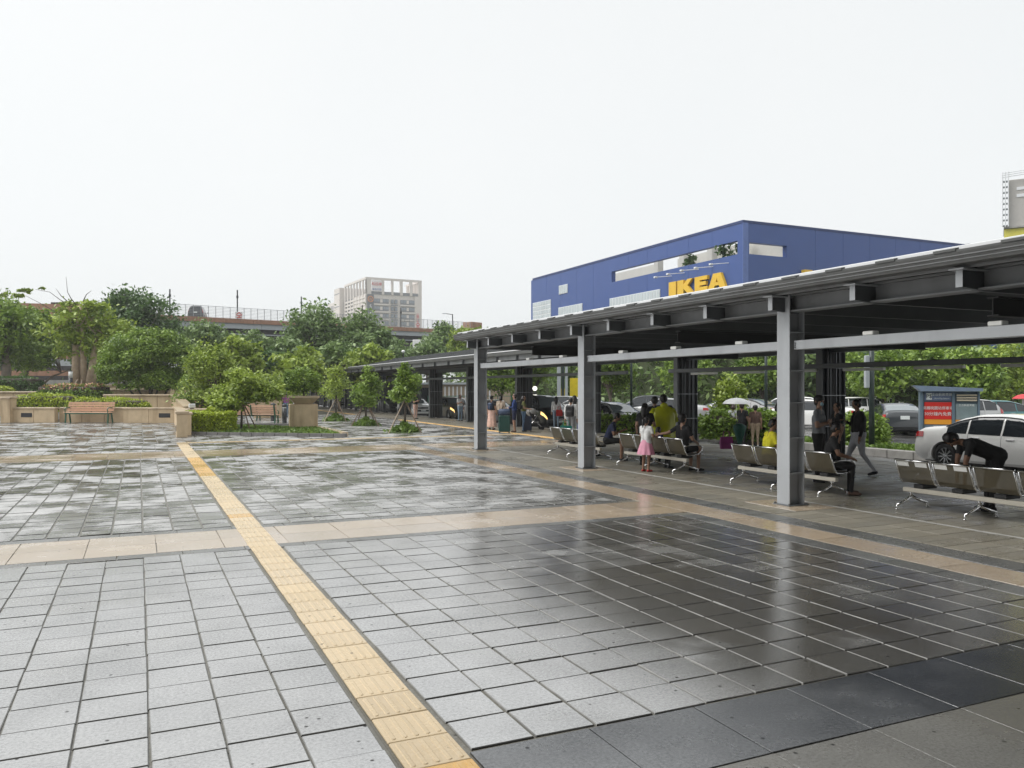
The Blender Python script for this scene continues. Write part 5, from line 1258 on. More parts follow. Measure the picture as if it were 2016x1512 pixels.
# parked cars beyond the hedge
mz = recolour(wsuv, 'dark grey hatchback parked tail toward us left of the pay kiosk', P_dgrey, P_white)
x, y = W(36.5, (1782 - CX) / FPX * 36.5); place_car(mz, x, y, math.radians(-38), -0.13)
PK = [(camry, P_white, P_white, 1690, 42, 62, 'white sedan parked behind the walking man'), (wsuv, P_white, P_white, 1850, 44, -30, 'white hatchback parked directly behind the pay kiosk'),
      (lex, P_silver, P_bronze, 1955, 40, 95, 'silver suv parked right of the pay kiosk'), (camry, P_teal, P_white, 2040, 41, 95, 'teal car cut by the right edge of the picture'),
      (camry, P_white, P_white, 1225, 52, 80, 'white sedan parked behind the silver minivan'), (lex, P_dgrey, P_bronze, 1330, 58, 80, 'dark grey suv parked left of the yellow-green shrub'),
      (camry, P_silver, P_white, 1400, 48, 70, 'silver sedan parked left of the yellow-green shrub'), (wsuv, P_white, P_white, 1495, 53, 85, 'white hatchback parked behind the umbrella group'),
      (camry, P_black, P_white, 1545, 47, 40, 'black sedan parked just left of the nearest column'), (lex, P_white, P_bronze, 1620, 50, 70, 'white suv parked behind the masked man'),
      (wish, P_white, P_silver, 1735, 52, 80, 'white minivan in the second row behind the grey hatchback'), (wish, P_silver, P_silver, 1150, 60, 80, 'silver minivan in the car park left of the white sedan'), (camry, P_white, P_white, 1790, 60, 85, 'white sedan in the third parking row above the grey hatchback')]
for t, pm, old, px, d, deg, lab in PK:
    c = recolour(t, lab, pm, old); c['group'] = 'cars in the car park'; x, y = W(d, (px - CX) / FPX * d); 
    place_car(c, x, y, math.radians(deg) - YAW, -0.13)
    for ch in c.children:
        if ch.name.startswith('headlight'): ch.material_slots[0].link = 'OBJECT'; ch.material_slots[0].material = M_head
# dark van driving on the overpass
p = vp(t_of(407)) + vback * 3
c = recolour(alph, 'dark van driving along the overpass', P_dgrey, P_black); c.location = (p.x, p.y, p.z - .2); c.rotation_euler = (0, 0, -YAW + .22); c.scale = (1.15, .8, 1.05)
for ch in c.children:
    if ch.name.startswith('headlight'): ch.material_slots[0].link = 'OBJECT'; ch.material_slots[0].material = M_head
# ------------------------------------------------------------------ waiting benches
M_perf = mat('perforated_olive_steel', (0.095, 0.080, 0.050), rough=0.5, spec=0.4, var=0.15, scale=5, alpha=0.86)
M_beam = mat('pale_bench_beam', (0.50, 0.47, 0.40), rough=0.4, metal=0.2, var=0.08)
M_sticker = mat('white_sticker', (0.75, 0.75, 0.73), rough=0.5)
SEATW = 0.70
def tandem(label, y_left, n=4, x=11.75, stickers=False):
    """beam bench of n perforated seats; its left end in the picture is at y_left, it faces the road"""
    L = n * SEATW; t = thing('waiting_bench', label, 'bench', (x, y_left, 0), -PI / 2, 'steel waiting benches under the canopy')
    MB().bbox(0.05, L - 0.05, -0.04, 0.04, 0.27, 0.345, 0.008).build('beam', M_beam, t)
    for i in range(n):
        a, b_ = i * SEATW + 0.035, (i + 1) * SEATW - 0.035
        prof = [(0.44, 0.435), (0.36, 0.455), (0.10, 0.425), (-0.02, 0.43), (-0.075, 0.50), (-0.13, 0.64), (-0.185, 0.80)]
        sh = MB()
        for (y0, z0), (y1, z1) in zip(prof, prof[1:]):
            sh.quad((a, y0, z0), (b_, y0, z0), (b_, y1, z1), (a, y1, z1))
        st_ = sh.build('seat_shell', M_perf, t, smooth=True, fix=False)
        for xx in (a, b_):
            MB().tube([(xx, y, z) for y, z in prof], 0.014, 6).build('side_tube', M_chrome, st_, smooth=True)
        MB().tube([(a - .012, -0.187, 0.808), (b_ + .012, -0.187, 0.808)], 0.019, 8).build('top_rail', M_chrome, st_, smooth=True)
        MB().tube([(a, 0.445, 0.43), (b_, 0.445, 0.43)], 0.016, 6).build('front_rail', M_chrome, st_, smooth=True)
        MB().bbox((a + b_) / 2 - .10, (a + b_) / 2 + .10, -.03, .30, .347, .415, .01).build('seat_bracket', M_trim, st_)
        if stickers and i < 2:
            for sx in (0.02, 0.36): MB().bar((a + sx, -0.172, 0.755), (a + sx + .22, -0.172, 0.755), .006, .085, up=(0, -.37, 1)).build('sticker', M_sticker, st_)
    for xx in (0.18, L / 2, L - 0.18) if n > 3 else (0.18, L - .18):
        b = MB().tube([(xx, 0, .30), (xx, 0.02, .19)], .028, 8)
        b.tube([(xx, 0.02, .20), (xx, -.16, .12), (xx, -.33, .07)], [.026, .022, .018], 8).tube([(xx, 0.02, .20), (xx, .22, .12), (xx, .40, .07)], [.026, .022, .018], 8)
        for yy in (-.33, .40): b.tube([(xx, yy, .075), (xx, yy, .0)], .014, 6).lathe([(.03, 0), (.03, .014), (.012, .02)], 10, c=(xx, yy, 0))
        b.build('leg', M_chrome, t, smooth=True)
    for xx in (0.015, L - 0.015):
        MB().tube([(xx, -.12, .64), (xx, .02, .665), (xx, .30, .66), (xx, .40, .62), (xx, .40, .54), (xx, .28, .44)], .015, 8).build('arm_rest', M_chrome, t, smooth=True)
    return t
tandem('perforated steel bench nearest the viewer with white stickers', 9.75, stickers=True)
tandem('perforated steel bench crossing behind the nearest column', 13.9)
tandem('perforated steel bench behind the girl in the pink skirt', 18.4)
tandem('perforated steel bench farthest away between the first two columns', 22.35)
SEATS = {'B1': 9.75, 'B2': 13.9, 'B3': 18.4, 'B4': 22.35}
def seat_pos(b, i): return 11.75, SEATS[b] - (i + .5) * SEATW

# ------------------------------------------------------------------ people
def cloth(name, c, rough=0.85): return mat(name, c, rough=rough, var=0.28, scale=7, bump=0.9, bscale=11)
SKIN = mat('skin', (0.36, 0.21, 0.145), rough=0.5, var=0.06, scale=10); SKIN_D = mat('tanned_skin', (0.25, 0.135, 0.085), rough=0.5, var=0.06, scale=10)
HAIR = mat('black_hair', (0.012, 0.010, 0.010), rough=0.45, var=0.3, scale=30); HAIRB = mat('brown_hair', (0.035, 0.02, 0.015), rough=0.45, var=0.3, scale=30)
EYE = mat('dark_eye', (0.02, 0.015, 0.012), rough=0.2); LIP = mat('lip', (0.30, 0.11, 0.09), rough=0.5)
C = {k: cloth('cloth_' + k, v) for k, v in dict(black=(.012, .012, .013), charcoal=(.03, .03, .033), navy=(.015, .022, .06), blue=(.02, .045, .16), white=(.68, .68, .67), offwhite=(.55, .52, .47), beige=(.45, .36, .28),
     olive=(.14, .15, .045), yellow=(.72, .66, .03), grey=(.20, .21, .22), lgrey=(.42, .43, .46), jeans=(.10, .17, .28), ljeans=(.25, .33, .42), pink=(.62, .30, .36), peach=(.60, .40, .33), purple=(.30, .10, .26), red=(.45, .03, .03), khaki=(.33, .25, .17), bluebright=(.05, .06, .45), brown=(.10, .06, .045)).items()}
ARM = {'down': ((.05, -.03, -.28), (.06, .05, -.53)), 'phone': ((.03, .03, -.28), (-.10, .27, -.17)), 'front': ((.07, .05, -.27), (.0, .27, -.30)), 'lap': ((.07, .07, -.26), (-.04, .30, -.33)),
       'reach': ((-.01, .05, -.28), (-.02, .08, -.56)), 'side': ((.24, -.04, -.13), (.47, -.08, -.17)), 'fold': ((.06, .03, -.27), (-.16, .17, -.20)), 'bag': ((.06, -.02, -.28), (.05, .14, -.47)), 'up': ((.08, .16, -.20), (-.02, .22, .05))}
def person(label, x, y, face, H=1.68, pose='stand', arms=('down', 'down'), lean=0, head=(0, 0), shirt='black', pants='black', shoes='black', skin=SKIN, hair=HAIR, style='short',
           sleeves='short', shorts=False, seat_z=0.47, z=0.0, bulk=1.14, mask=False, group=None, mirror=1):
    """one continuous body grown over a posed skeleton; hair and loose clothing are its children. face = heading in world degrees (0 = +x, 90 = +y)"""
    k = H / 1.70; rz = math.radians(face - 90)
    t = thing('person', label, 'person', (x, y, z), rz, group)
    V = Vector; th = math.radians(lean); u = V((0, math.sin(th), math.cos(th))); f = V((0, math.cos(th), -math.sin(th)))
    hip = V((0, 0, .93)) if pose in ('stand', 'walk') else (V((0, 0, seat_z / k + .10)) if pose == 'sit' else V((0, -.12, .90)))
    legs = {}
    for s in (-1, 1):
        hj = hip + V((s * .09, 0, -.02))
        if pose in ('stand', 'bend'): kn, an = V((s * .10, .02 if pose == 'stand' else -.03, .49)), V((s * .105, -.02, .085))
        elif pose == 'walk': kn, an = (V((.09, .17, .52)), V((.09, .30, .095))) if s * mirror > 0 else (V((-.09, -.06, .50)), V((-.09, -.33, .12)))
        else: kn, an = V((s * .12, hip.y + .42, hip.z - .01)), V((s * .12, hip.y + .40, .085))
        if pose == 'walk': kn.x = s * .09; an.x = s * .09
        legs[s] = (hj, kn, an)
    sh = hip + u * .48; nb = hip + u * .53; hp, hy = math.radians(head[0]), math.radians(head[1])
    hu = V((0, math.sin(th * .75 + hp), math.cos(th * .75 + hp))); hc = nb + u * .05 + hu * .115
    prims = []; segs_ = []
    def cap(a, ra, b_, rb, reg):
        prims.append((a, ra, b_, rb)); segs_.append((a, ra, b_, rb, reg))
    B = bulk
    fx = lambda p, w_: p + V((w_, 0, 0))
    # torso built of paired capsules so it is wider than deep
    for s in (-1, 1):
        cap(fx(hip, s * .070 * B), .105 * B, fx(hip + u * .13, s * .055 * B), .098 * B, 'hips')
        cap(fx(hip + u * .12, s * .055 * B), .098 * B, fx(hip + u * .36, s * .075 * B), .105 * B, 'torso')
        cap(fx(hip + u * .36, s * .075 * B), .105 * B, fx(sh - u * .03, s * .105), .075, 'torso')
        cap(fx(sh, s * .05), .07, fx(sh, s * .165), .062, 'torso')
    cap(nb - u * .05, .060, nb + hu * .08, .052, 'neck')
    cap(hc - hu * .035 + f * .012, .078, hc + hu * .04, .086, 'head')
    ends = []
    for s, an in zip((-1, 1), arms):
        e_, w_ = ARM[an]; so = fx(sh, s * .185); e = so + V((s * e_[0], e_[1], e_[2])); w = so + V((s * w_[0], w_[1], w_[2]))
        if pose == 'bend': e.y += .02
        cap(so, .056 * B, e, .043, 'uarm'); cap(e, .042, w, .030, 'farm'); ends.append((s, e, w))
        hd = (w - e).normalized(); cap(w, .030, w + hd * .075, .030, 'hand')
    for s in (-1, 1):
        hj, kn, an = legs[s]
        cap(hj, .092 * B, kn, .062, 'thigh'); cap(kn, .060, an, .040, 'calf')
        toe = an + V((s * .02, .15, -.045)) if pose != 'walk' or an.z < .11 else an + V((0, .13, -.085))
        cap(an + V((0, -.03, -.04)), .042, toe, .036, 'foot')
    b = MB()
    for a, ra, c_, rc in prims:
        d_ = (c_ - a); ln = max(d_.length, 1e-4); d_ /= ln; pts = []; rs_ = []
        for q in (-1, -.75, -.4, 0): pts.append(a + d_ * ra * q); rs_.append(ra * math.sqrt(max(.02, 1 - q * q)))
        for q in (0, .4, .75, 1): pts.append(c_ + d_ * rc * q); rs_.append(rc * math.sqrt(max(.02, 1 - q * q)))
        b.tube(pts, rs_, 10)
    tmp = obj('tmp_body', b.mesh('tmp_body', SKIN)); md = tmp.modifiers.new('r', 'REMESH'); md.mode = 'VOXEL'; md.voxel_size = .019
    m2 = tmp.modifiers.new('s', 'SMOOTH'); m2.factor = .5; m2.iterations = 3
    dg = bpy.context.evaluated_depsgraph_get(); ev = tmp.evaluated_get(dg).to_mesh()
    n = len(ev.vertices); co = np.empty(n * 3, dtype=np.float32); ev.vertices.foreach_get('co', co); co = co.reshape(-1, 3)
    fs = [tuple(p.vertices) for p in ev.polygons]; tmp.evaluated_get(dg).to_mesh_clear(); me_ = tmp.data; bpy.data.objects.remove(tmp); bpy.data.meshes.remove(me_)
    cen = np.array([co[list(p)].mean(0) for p in fs]) if fs else np.zeros((0, 3))
    best = np.full(len(fs), 9.0); reg = np.zeros(len(fs), dtype=int); tt_ = np.zeros(len(fs))
    names = [s_[4] for s_ in segs_]
    for i, (a, ra, c_, rc, _) in enumerate(segs_):
        A_ = np.array(a); D_ = np.array(c_) - A_; L2 = max((D_ ** 2).sum(), 1e-6); q = np.clip(((cen - A_) @ D_) / L2, 0, 1)
        dd = np.linalg.norm(cen - A_ - q[:, None] * D_, axis=1) - (ra + (rc - ra) * q); m_ = dd < best
        best[m_] = dd[m_]; reg[m_] = i; tt_[m_] = q[m_]
    mi = []
    for r_, q in zip(reg, tt_):
        nm = names[r_]
        if nm in ('head', 'neck', 'hand'): v = 0
        elif nm == 'hips': v = 2 if q < .45 else 1
        elif nm == 'torso': v = 1
        elif nm == 'uarm': v = 1 if (sleeves != 'none' and (q < .68 or sleeves == 'long')) else 0
        elif nm == 'farm': v = 1 if sleeves == 'long' and q < .92 else 0
        elif nm == 'thigh': v = 2 if not shorts or q < .85 else 0
        elif nm == 'calf': v = 2 if not shorts else 0
        else: v = 3
        mi.append(v)
    bd = MB(); bd.v = [tuple(p) for p in co]; bd.f = fs; bd.mi = mi
    # fingers and thumbs
    for s, e, w in ends:
        hd = (w - e).normalized(); sd_ = hd.cross(V((0, 1, 0)) if abs(hd.y) < .8 else V((0, 0, 1))).normalized(); pn = hd.cross(sd_).normalized(); p0 = w + hd * .085
        for j, (o_, ln) in enumerate(((-.027, .062), (-.009, .072), (.009, .068), (.026, .052))):
            q = p0 + sd_ * o_; bd.tube([q - hd * .02, q + hd * ln * .5 + pn * .008, q + hd * ln * .9 + pn * .030], [.0105, .0095, .007], 5, mi=0)
        q = w + hd * .03 - sd_ * .026; bd.tube([q, q + hd * .025 - sd_ * .02 + pn * .008, q + hd * .055 - sd_ * .022 + pn * .02], [.012, .011, .008], 5, mi=0)
    # face: eyes, nose, mouth, ears
    hf = V((0, math.cos(th * .75 + hp), -math.sin(th * .75 + hp))); hr = V((1, 0, 0)); R_ = Matrix.Rotation(hy, 3, hu)
    def hv(a, b_, c_): return hc + R_ @ (hr * a + hf * b_ + hu * c_)
    for s in (-1, 1):
        bd.ball(hv(s * .031, .078, .010), .0105, n=8, m=5, mi=4)
        bd.tube([hv(s * .088, -.005, .02), hv(s * .098, -.012, .005), hv(s * .086, -.004, -.025)], [.010, .014, .008], 6, mi=0)
    bd.tube([hv(0, .082, .012), hv(0, .100, -.018), hv(0, .082, -.026)], [.009, .014, .010], 6, mi=0)
    bd.tube([hv(-.022, .080, -.050), hv(0, .087, -.050), hv(.022, .080, -.050)], [.004, .007, .004], 5, mi=5)
    bd.v = [(p[0] * k, p[1] * k, p[2] * k) for p in bd.v]
    me = bd.mesh('body', [skin, C[shirt], C[pants], C[shoes], EYE, LIP], smooth=True, fix=False)
    obj('body', me, t)
    # hair
    hb = MB(); q = hv(0, -.018, .030); hb.ball(tuple(q), .094, .098, .098, n=14, m=9)
    hb.ball(tuple(hv(0, -.03, -.01)), .090, .085, .085, n=14, m=8)
    if style == 'long': hb.tube([hv(0, -.03, .05), hv(0, -.075, -.05), hv(0, -.09, -.20), hv(0, -.10, -.33)], [.085, .088, .085, .045], 10); hb.tube([hv(-.07, .0, .02), hv(-.085, -.02, -.1), hv(-.08, -.03, -.2)], [.04, .035, .015], 8).tube([hv(.07, .0, .02), hv(.085, -.02, -.1), hv(.08, -.03, -.2)], [.04, .035, .015], 8)
    elif style == 'bob': hb.tube([hv(0, -.02, .04), hv(0, -.05, -.05), hv(0, -.055, -.11)], [.092, .100, .085], 12)
    elif style == 'pony': hb.tube([hv(0, -.09, .04), hv(0, -.14, .0), hv(0, -.14, -.12), hv(0, -.12, -.24)], [.03, .04, .035, .012], 8)
    elif style == 'bun': hb.ball(tuple(hv(0, -.11, .06)), .045, n=10, m=6)
    elif style == 'volume': hb.ball(tuple(hv(0, -.02, .05)), .108, .105, .09, n=14, m=8)
    hb.v = [(p[0] * k, p[1] * k, p[2] * k) for p in hb.v]; hb.build('hair', hair, t, smooth=True)
    if mask:
        mb_ = MB().ball(tuple(hv(0, .066, -.038)), .055, .036, .045, n=12, m=7); mb_.v = [(p[0] * k, p[1] * k, p[2] * k) for p in mb_.v]
        mb_.build('face_mask', mat('mask_blue', (.30, .48, .55), rough=.7), t, smooth=True)
    t['_k'] = k
    return t
def skirt(t, z0, z1, r0, r1, m, folds=9, name='skirt', lift=0.0, cy=0.0):
    k = t['_k']; rings = []
    for i in range(6):
        q = i / 5; z = z0 + (z1 - z0) * q; r = r0 + (r1 - r0) * q ** .8
        rings.append([((r * (1 + .07 * q * math.sin(folds * a))) * math.cos(a) * k, (cy + (r * .82 * (1 + .07 * q * math.sin(folds * a))) * math.sin(a)) * k, z * k) for a in [2 * math.pi * j / 54 for j in range(54)]])
    o = MB().loft(rings, cap=False).build(name, m, t, smooth=True); return o
def clear_meta():
    for o in COL.objects:
        if '_k' in o: del o['_k']

# seated and standing figures on and round the benches; the benches face the road (+x)
def sitter(label, b, i, **kw):
    x, y = seat_pos(b, i); kw.setdefault('face', 0); kw.setdefault('arms', ('lap', 'lap')); kw.setdefault('lean', -4)
    return person(label, x + .08, y, pose='sit', **kw)
p = person('man in black bending over the nearest bench with arms down', 12.60, 8.80, 146, 1.74, 'bend', ('reach', 'reach'), lean=68, head=(30, 0), shirt='black', pants='black', shoes='charcoal', skin=SKIN_D, style='volume', bulk=1.25)
sitter('person in black seated at the right end of the bench behind the column', 'B2', 3, face=-38, shirt='black', pants='black', shoes='brown', arms=('lap', 'lap'), lean=10, head=(22, -10), H=1.68, skin=SKIN_D, bulk=1.08)
sitter('man in a bright yellow shirt seated looking down to the right', 'B2', .72, face=-20, shirt='yellow', pants='charcoal', shoes='white', lean=6, head=(22, -35), H=1.70, skin=SKIN_D)
sitter('person in black seen from behind on the bench beside the girl', 'B3', 3, face=10, shirt='black', pants='black', shoes='black', arms=('side', 'lap'), H=1.72, sleeves='short', lean=0, style='volume', shorts=True, bulk=1.1)
sitter('small dark-haired child seated low on the bench beside the girl', 'B3', 1.6, shirt='navy', pants='charcoal', H=1.12, seat_z=.44, lean=0, style='bob')
sitter('man in a navy shirt and shorts hunched over his phone', 'B4', 3.7, face=-35, shirt='navy', pants='black', shorts=True, shoes='charcoal', arms=('front', 'phone'), lean=22, head=(18, 0), H=1.70, skin=SKIN_D)
sitter('person in bright blue seated on the farthest bench', 'B4', 1.7, shirt='bluebright', pants='navy', H=1.62, lean=4, style='bob')
gx_, gy_ = G(1272, 929)
g = person('little girl in white top and pink skirt standing behind the bench', gx_, gy_, 18, 1.28, 'stand', ('front', 'front'), head=(12, -10), shirt='white', pants='white', shoes='red', skin=SKIN_D, style='pony', shorts=True)
M_pinkflor = mat('pink_floral_cotton', (.66, .30, .40), rough=.8, var=.1, stain=.85, stain_col=(.28, .03, .10))
skirt(g, 1.02, .56, .145, .30, M_pinkflor)
person('tall masked man in a grey shirt standing with folded arms behind the column', *W(17.3, (1612 - CX) / FPX * 17.3), -60, 1.80, 'stand', ('fold', 'fold'), shirt='grey', pants='black', style='volume', mask=True, head=(6, -25))
wx_, wy_ = G(1690, 936)
person('man in black jacket and pale trousers walking while reading his phone', wx_, wy_, 150, 1.71, 'walk', ('down', 'phone'), shirt='black', pants='lgrey', shoes='charcoal', sleeves='long', head=(24, 0), skin=SKIN_D, style='bun', bulk=1.38)
person('person in dark clothes mostly hidden by the nearest column', *W(18.5, (1537 - CX) / FPX * 18.5), -30, 1.66, 'stand', ('down', 'phone'), shirt='charcoal', pants='black', style='bob')
person('person in charcoal standing against the twin posts', *W(19.5, (1648 - CX) / FPX * 19.5), 160, 1.62, 'stand', ('down', 'fold'), shirt='black', pants='black', style='short')
# umbrella group
u1 = person('woman in dark blouse under the white umbrella', *W(31.6, (1461 - CX) / FPX * 31.6), 30, 1.62, 'stand', ('up', 'bag'), shirt='charcoal', pants='black', style='volume', hair=HAIRB, z=-.24)
u2 = person('woman in dark floral blouse and khaki trousers beside the umbrella', *W(31.2, (1487 - CX) / FPX * 31.2), 50, 1.56, 'stand', ('down', 'down'), shirt='brown', pants='khaki', shoes='white', style='volume', z=-.24)
person('woman in pale dress partly behind the umbrella holder', *W(32.4, (1444 - CX) / FPX * 32.4), 20, 1.58, 'stand', ('down', 'front'), shirt='lgrey', pants='grey', style='bob', hair=HAIRB, z=-.24)
# raincoat group in front of the third bench
rc = person('person in a bright yellow plastic raincoat seen from behind', *W(21.6, (1306 - CX) / FPX * 21.6), 70, 1.80, 'stand', ('front', 'front'), shirt='charcoal', pants='black', style='short')
M_rain = mat('yellow_rain_plastic', (.66, .70, .015), rough=.25, var=.12, scale=7, bump=.5, bscale=14, trans=.15)
k = rc['_k']; rings = []
for z, rx_, ry_ in ((1.46, .10, .10), (1.43, .20, .13), (1.38, .27, .15), (1.20, .31, .19), (1.0, .31, .21), (.80, .32, .22), (.64, .335, .235)):
    q = (1.46 - z) / .8
    rings.append([((rx_ + .018 * q * math.sin(7 * a + z * 5)) * math.cos(a) * k, (ry_ + .018 * q * math.sin(7 * a + z * 5)) * math.sin(a) * k + .01, z * k) for a in [2 * math.pi * j / 48 for j in range(48)]])
MB().loft(rings, cap=False).build('raincoat', M_rain, rc, smooth=True)
sl_ = MB()
for s_ in (-1, 1): sl_.tube([(s_ * .20 * k, 0, 1.36 * k), (s_ * .33 * k, .06 * k, 1.12 * k), (s_ * .27 * k, .26 * k, 1.06 * k)], [.10, .115, .10], 10)
sl_.build('raincoat_sleeves', M_rain, rc, smooth=True); MB().ball((0, -.07 * k, 1.45 * k), .11, .08, .09).build('hood', M_rain, rc, smooth=True)
person('dark-haired person standing just left of the raincoat', *W(22.6, (1289 - CX) / FPX * 22.6), 60, 1.74, 'stand', ('down', 'down'), shirt='black', pants='black')
person('woman with long hair in a long black dress behind the girl', *W(21.2, (1270 - CX) / FPX * 21.2), 40, 1.58, 'stand', ('down', 'front'), shirt='black', pants='black', style='long')
# travellers with luggage near the first column
def far_person(label, px, py, face, **kw): x, y = G(px, py); return person(label, x, y, face, **kw)
a1 = far_person('woman in black top and long pink skirt with a small bag', 968, 846, 40, H=1.62, shirt='black', pants='peach', style='bun', arms=('down', 'down')); skirt(a1, 1.0, .16, .15, .26, C['peach'], 7)
far_person('woman in beige cardigan standing beside the pink skirt', 986, 843, 50, H=1.58, shirt='beige', pants='charcoal', style='bob', sleeves='long')
far_person('man in blue jacket standing beside the green suitcase', 1013, 851, 150, H=1.72, shirt='blue', pants='navy', sleeves='long', arms=('front', 'down'), shorts=True, shoes='brown')
far_person('woman in olive shirt and jeans holding a stroller', 1031, 850, -30, H=1.62, shirt='olive', pants='jeans', style='bob', arms=('front', 'front'))
far_person('woman in white shirt with ponytail carrying a red bag', 1095, 843, 60, H=1.56, shirt='white', pants='ljeans', style='long', sleeves='long')
far_person('man in white shirt with a black backpack near the farthest bench', 1124, 868, 50, H=1.62, shirt='white', pants='grey', sleeves='long')
far_person('dark-haired person behind the backpack man', 1131, 856, 60, H=1.66, shirt='offwhite', pants='grey', style='long')
far_person('woman in white top and light jeans looking at her phone by the bronze suv', 906, 829, -80, H=1.60, shirt='white', pants='ljeans', style='long', arms=('fold', 'phone'))
far_person('person in pale trousers half hidden by the nearest staked tree', 818, 825, -60, H=1.65, shirt='charcoal', pants='peach', style='short', arms=('fold', 'phone'))
far_person('person in a purple top standing behind the urn planter', 562, 822, 100, H=1.75, shirt='purple', pants='jeans', style='bob')
far_person('person in khaki bending down behind the black bollard', 537, 818, 200, H=1.70, pose='bend', lean=55, arms=('reach', 'reach'), shirt='khaki', pants='charcoal')

# ------------------------------------------------------------------ things they carry
def backpack(label, x, y, z, face, m, s=1.0):
    t = thing('backpack', label, 'bag', (x, y, z), math.radians(face - 90))
    MB().bbox(-.16 * s, .16 * s, -.12 * s, .06 * s, 0, .44 * s, .05).build('pack', m, t); MB().bbox(-.12 * s, .12 * s, -.18 * s, -.121 * s, .04 * s, .24 * s, .03).build('pocket', m, t)
    for sx in (-1, 1): MB().tube([(sx * .11 * s, .05, .42 * s), (sx * .11 * s, .14 * s, .46 * s), (sx * .12 * s, .24 * s, .34 * s), (sx * .11 * s, .10 * s, .05 * s)], .014, 6).build('strap', m, t)
    return t
M_bagk = mat('black_bag_nylon', (.018, .018, .02), rough=.6, bump=.2); M_bagn = mat('navy_bag_nylon', (.03, .05, .10), rough=.6)
def near_back(px, py, face, z, off=.19):
    x, y = G(px, py); a = math.radians(face); return x - math.cos(a) * off, y - math.sin(a) * off, z
backpack('black backpack worn by the man in white near the farthest bench', *near_back(1124, 868, 50, .92), 50, M_bagk)
backpack('black backpack worn by the man in the blue jacket', *near_back(1013, 851, 150, 1.02), 150, M_bagk)
backpack('small dark backpack on the woman in the pink skirt', *near_back(968, 846, 40, .98, .17), 40, M_bagn, .75)
def suitcase(label, px, py, m, h=.72, w=.46, face=0):
    x, y = G(px, py); t = thing('suitcase', label, 'suitcase', (x, y, 0), math.radians(face) - YAW, 'wheeled suitcases of the travellers')
    MB().bbox(-w / 2, w / 2, -.14, .14, .06, .06 + h, .04).build('shell', m, t)
    for i in range(5): MB().bbox(-w * .4 + i * w * .2 - .012, -w * .4 + i * w * .2 + .012, -.148, -.141, .12, h, .003).build('rib', m, t)
    for sx in (-1, 1):
        for sy in (-1, 1): MB().ball((sx * w * .4, sy * .10, .03), .03, n=8, m=6).build('wheel', M_trim, t)
    MB().tube([(-.1, .12, h + .05), (-.1, .12, h + .35), (.1, .12, h + .35), (.1, .12, h + .05)], .012, 6).build('pull_handle', M_chrome, t)
suitcase('large dark green ribbed suitcase in front of the travellers', 993, 853, mat('green_suitcase', (.015, .055, .045), rough=.35), .74, .52)
suitcase('navy suitcase beside the stroller', 1038, 850, mat('navy_suitcase', (.02, .03, .06), rough=.35), .66, .42)
x, y = G(993, 853); dfl = thing('duffel_bag', 'dark duffel bag lying on the green suitcase', 'bag', (x, y, .81), -YAW)
MB().tube([(-.26, 0, .14), (-.22, 0, .14), (.22, 0, .14), (.26, 0, .14)], [.08, .14, .14, .08], 12).build('body', M_bagn, dfl, smooth=True); MB().tube([(-.12, 0, .27), (-.08, 0, .37), (.08, 0, .37), (.12, 0, .27)], .012, 6).build('handle', M_bagk, dfl)
x, y = G(1050, 846); sr = thing('stroller', 'grey and black folding stroller beside the people carrier', 'stroller', (x, y, 0), -YAW + .2)
b = MB()
for sy in (-.22, .22): b.tube([(-.45, sy, 1.0), (-.1, sy, .55), (.40, sy, .10)], .014, 6).tube([(.18, sy, .75), (-.02, sy, .45), (-.32, sy, .10)], .014, 6)
b.tube([(-.45, -.22, 1.0), (-.45, .22, 1.0)], .016, 6).build('frame', M_chrome, sr)
MB().loft([[(-.12, sy * .2, .50) for sy in (-1, 1)] + [(.30, sy * .2, .38) for sy in (1, -1)], [(-.26, sy * .2, .86) for sy in (-1, 1)] + [(-.10, sy * .2, .84) for sy in (1, -1)]]).build('seat', M_bagk, sr)
MB().ball((-.10, 0, .85), .27, .22, .20, n=12, m=7).build('hood', mat('grey_hood_fabric', (.30, .29, .28), rough=.8), sr, smooth=True); MB().bbox(-.2, .3, -.18, .18, .16, .32, .04).build('basket', M_bagk, sr)
for dx in (-.32, .40):
    for sy in (-.24, .24): MB().loft([[(dx + .09 * math.cos(a), sy + e, .09 + .09 * math.sin(a)) for a in [2 * PI * q / 16 for q in range(16)]] for e in (-.02, .02)]).build('wheel', M_tyre, sr)
def tote(label, x, y, z, m, w=.3, h=.3):
    t = thing('tote_bag', label, 'bag', (x, y, z), -YAW)
    MB().loft([[(-w / 2, -.07, 0), (w / 2, -.07, 0), (w / 2, .07, 0), (-w / 2, .07, 0)], [(-w * .55, -.08, h * .5), (w * .55, -.08, h * .5), (w * .55, .08, h * .5), (-w * .55, .08, h * .5)], [(-w * .5, -.03, h), (w * .5, -.03, h), (w * .5, .03, h), (-w * .5, .03, h)]]).build('body', m, t)
    MB().tube([(-w * .3, 0, h - .01), (-w * .2, 0, h + .16), (w * .2, 0, h + .16), (w * .3, 0, h - .01)], .012, 6).build('handle', m, t)
tote('red shoulder bag of the woman with the ponytail', *W(FPX * 2 / 78.5, (1101 - CX) / FPX * (FPX * 2 / 78.5)), .62, C['red'], .30, .32)
tote('magenta bag held beside the umbrella group', *W(24.0, (1430 - CX) / FPX * 24.0), .22, mat('magenta_bag', (.30, .03, .20), rough=.6), .34, .36)
tote('teal plastic bag on the farthest bench', 11.95, SEATS['B4'] - .35, .46, mat('teal_plastic', (.03, .35, .28), rough=.3), .34, .40)
